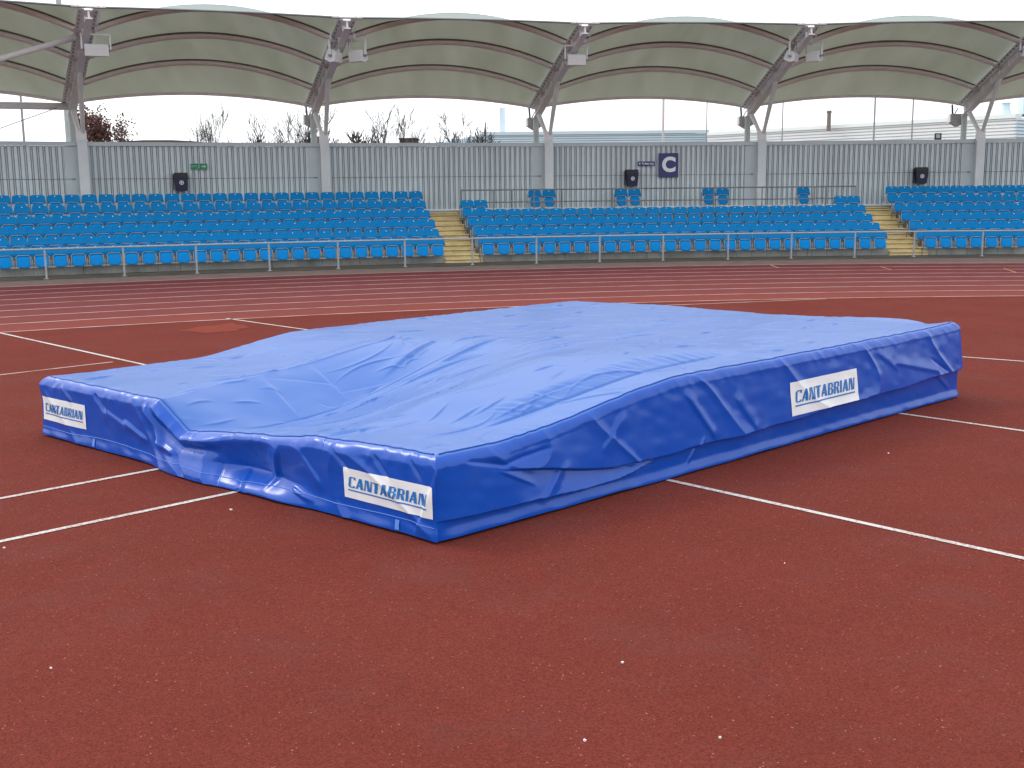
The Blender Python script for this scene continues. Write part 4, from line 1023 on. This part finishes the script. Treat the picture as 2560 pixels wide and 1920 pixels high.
# piping along the top edges (welded seam)
def side_arr(edge, s, q, lift=0.0):
    """edge 'R': near-right side, s=u ; edge 'L': near-left side, s=v ; lift along the outward normal"""
    s = np.asarray(s, float); q = np.asarray(q, float)
    c = np.full_like(s, EA)
    f = (lambda a, b: side_pt(a, c, b)) if edge == 'R' else (lambda a, b: side_pt(c, a, b))
    P0_ = f(s, q)
    if lift:
        e = .004; a = f(s+e, q)-f(s-e, q); b = f(s, np.clip(q+e, 0, 1))-f(s, np.clip(q-e, 0, 1)); n_ = np.cross(a, b); n_ /= np.linalg.norm(n_, axis=-1, keepdims=True)+1e-9
        ref = np.array([Ud[1], -Ud[0], 0]) if edge == 'R' else np.array([-Vd[1], Vd[0], 0])
        sg_ = np.sign((n_*ref).sum(-1, keepdims=True)); n_ = n_*np.where(sg_ == 0, 1, sg_); P0_ = P0_+n_*lift
    return P0_
def q_of_z(edge, s, z):
    s = np.asarray(s, float); c = np.full_like(s, EA); H = top_h(s, c) if edge == 'R' else top_h(c, s)
    return .30+(1-np.clip(z/(H-.085), 0, 1))*.70
for edge, L in (('R', LU), ('L', LV)):
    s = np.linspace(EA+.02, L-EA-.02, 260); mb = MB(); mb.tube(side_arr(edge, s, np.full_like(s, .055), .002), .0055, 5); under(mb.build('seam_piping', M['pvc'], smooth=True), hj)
# stitched hem line low on the near-left side
s = np.linspace(EA+.02, LV-EA-.02, 300); zz = .085+.012*np.sin(s*2.1)+.008*np.sin(s*5.3); mb = MB(); mb.tube(side_arr('L', s, q_of_z('L', s, zz), .002), .0028, 4); under(mb.build('hem_stitching', M['stitch'], smooth=True), hj)
# small webbing tabs at the hem
for sv in (.42, 4.05):
    s = np.linspace(sv-.018, sv+.018, 4); mb = MB(); vs = []
    for z in np.linspace(.012, .085, 6): vs += list(side_arr('L', s, q_of_z('L', s, np.full_like(s, z)), .006))
    mb.add(vs, [(r*4+i, r*4+i+1, r*4+i+5, r*4+i+4) for r in range(5) for i in range(3)]); under(mb.build('hem_tab', M['stitch'], smooth=True), hj)
# white name panels with blue lettering
GL = {'C': (.62, [[(0, .1), (.2, .1), (.2, .9), (0, .9)], [(.05, .9), (.62, .9), (.62, 1), (.14, 1)], [(.05, .1), (.14, 0), (.62, 0), (.62, .1)], [(.46, .78), (.62, .74), (.62, .9), (.46, .9)], [(.46, .1), (.62, .1), (.62, .2), (.46, .2)]]),
      'A': (.72, [[(0, 0), (.18, 0), (.39, .86), (.26, 1)], [(.46, 0), (.72, 0), (.5, 1), (.26, 1)][0:4], [(.16, .24), (.46, .24), (.44, .36), (.2, .36)]]),
      'N': (.69, [[(0, 0), (.13, 0), (.13, 1), (0, 1)], [(.13, 1), (.33, 0), (.56, 0), (.36, 1)], [(.56, 0), (.69, 0), (.69, 1), (.56, 1)]]),
      'T': (.62, [[(0, .87), (.62, .87), (.62, 1), (0, 1)], [(.18, 0), (.46, 0), (.46, .87), (.18, .87)]]),
      'B': (.64, [[(0, 0), (.23, 0), (.23, 1), (0, 1)], [(.23, .88), (.56, .88), (.5, 1), (.23, 1)], [(.23, .46), (.48, .46), (.48, .56), (.23, .56)], [(.23, 0), (.56, 0), (.58, .11), (.23, .11)], [(.42, .56), (.6, .56), (.6, .88), (.42, .88)], [(.42, .11), (.64, .11), (.64, .46), (.42, .46)]]),
      'R': (.66, [[(0, 0), (.23, 0), (.23, 1), (0, 1)], [(.23, .88), (.58, .88), (.5, 1), (.23, 1)], [(.23, .43), (.5, .43), (.5, .54), (.23, .54)], [(.43, .54), (.62, .54), (.62, .88), (.43, .88)], [(.42, 0), (.66, 0), (.52, .43), (.3, .43)]]),
      'I': (.23, [[(0, 0), (.23, 0), (.23, 1), (0, 1)]])}
def name_panel(edge, s0, s1, z0, z1, label, slope=0.0):
    """s0 is the left end as read"""
    n, m_ = 150, 40; A_, B_ = np.meshgrid(np.linspace(0, 1, n), np.linspace(0, 1, m_), indexing='ij')
    def put(a, b, lift):
        s = s0+(s1-s0)*a; z = z0+(z1-z0)*b+slope*(a-.5); return side_arr(edge, s, q_of_z(edge, s, z), lift)
    V = put(A_.ravel(), B_.ravel(), .004); V, F = grid_mesh('p', V, n, m_, None)
    p = under(link('name_panel', np_mesh('name_panel', V, F, M['panel'])), hj); p['label'] = label
    bpy.context.view_layer.update()
    word = 'CANTABRIAN'; gap = .085; tot = sum(GL[c][0] for c in word)+gap*(len(word)-1); x = 0; mb = MB()
    xa, xb, ya, yb = .055, .935, .37, .735
    def quad(q4, nn=4, lift=.0065):
        (ax, ay), (bx, by), (cx_, cy_), (dx_, dy_) = q4; vs = []
        for i in range(nn+1):
            for j in range(nn+1):
                u, v = i/nn, j/nn
                vs.append(((ax*(1-u)+bx*u)*(1-v)+(dx_*(1-u)+cx_*u)*v, (ay*(1-u)+by*u)*(1-v)+(dy_*(1-u)+cy_*u)*v))
        vs = np.array(vs); W3 = put(vs[:, 0], vs[:, 1], lift)
        mb.add(list(W3), [(i*(nn+1)+j, (i+1)*(nn+1)+j, (i+1)*(nn+1)+j+1, i*(nn+1)+j+1) for i in range(nn) for j in range(nn)])
    for c in word:
        w_, qs_ = GL[c]
        for qi, q4 in enumerate(qs_): quad([(xa+(xb-xa)*(x+a+.12*b)/tot, ya+(yb-ya)*b) for a, b in q4], 9, .0075+.0003*qi)
        x += w_+gap
    o = mb.build('lettering', M['letters'], smooth=True); o.parent = p; o.matrix_parent_inverse = p.matrix_world.inverted()
    mb = MB(); quad([(.05, .255), (.945, .255), (.945, .30), (.05, .30)], 60); o = mb.build('underline', M['letters'], smooth=True); o.parent = p; o.matrix_parent_inverse = p.matrix_world.inverted()
name_panel('R', 3.77, 4.80, .255, .535, 'white name panel on the right-hand side of the mat')
name_panel('L', .91, .11, .155, .355, 'white name panel beside the near corner of the mat')
name_panel('L', 4.89, 4.17, .155, .365, 'white name panel at the left end of the mat')
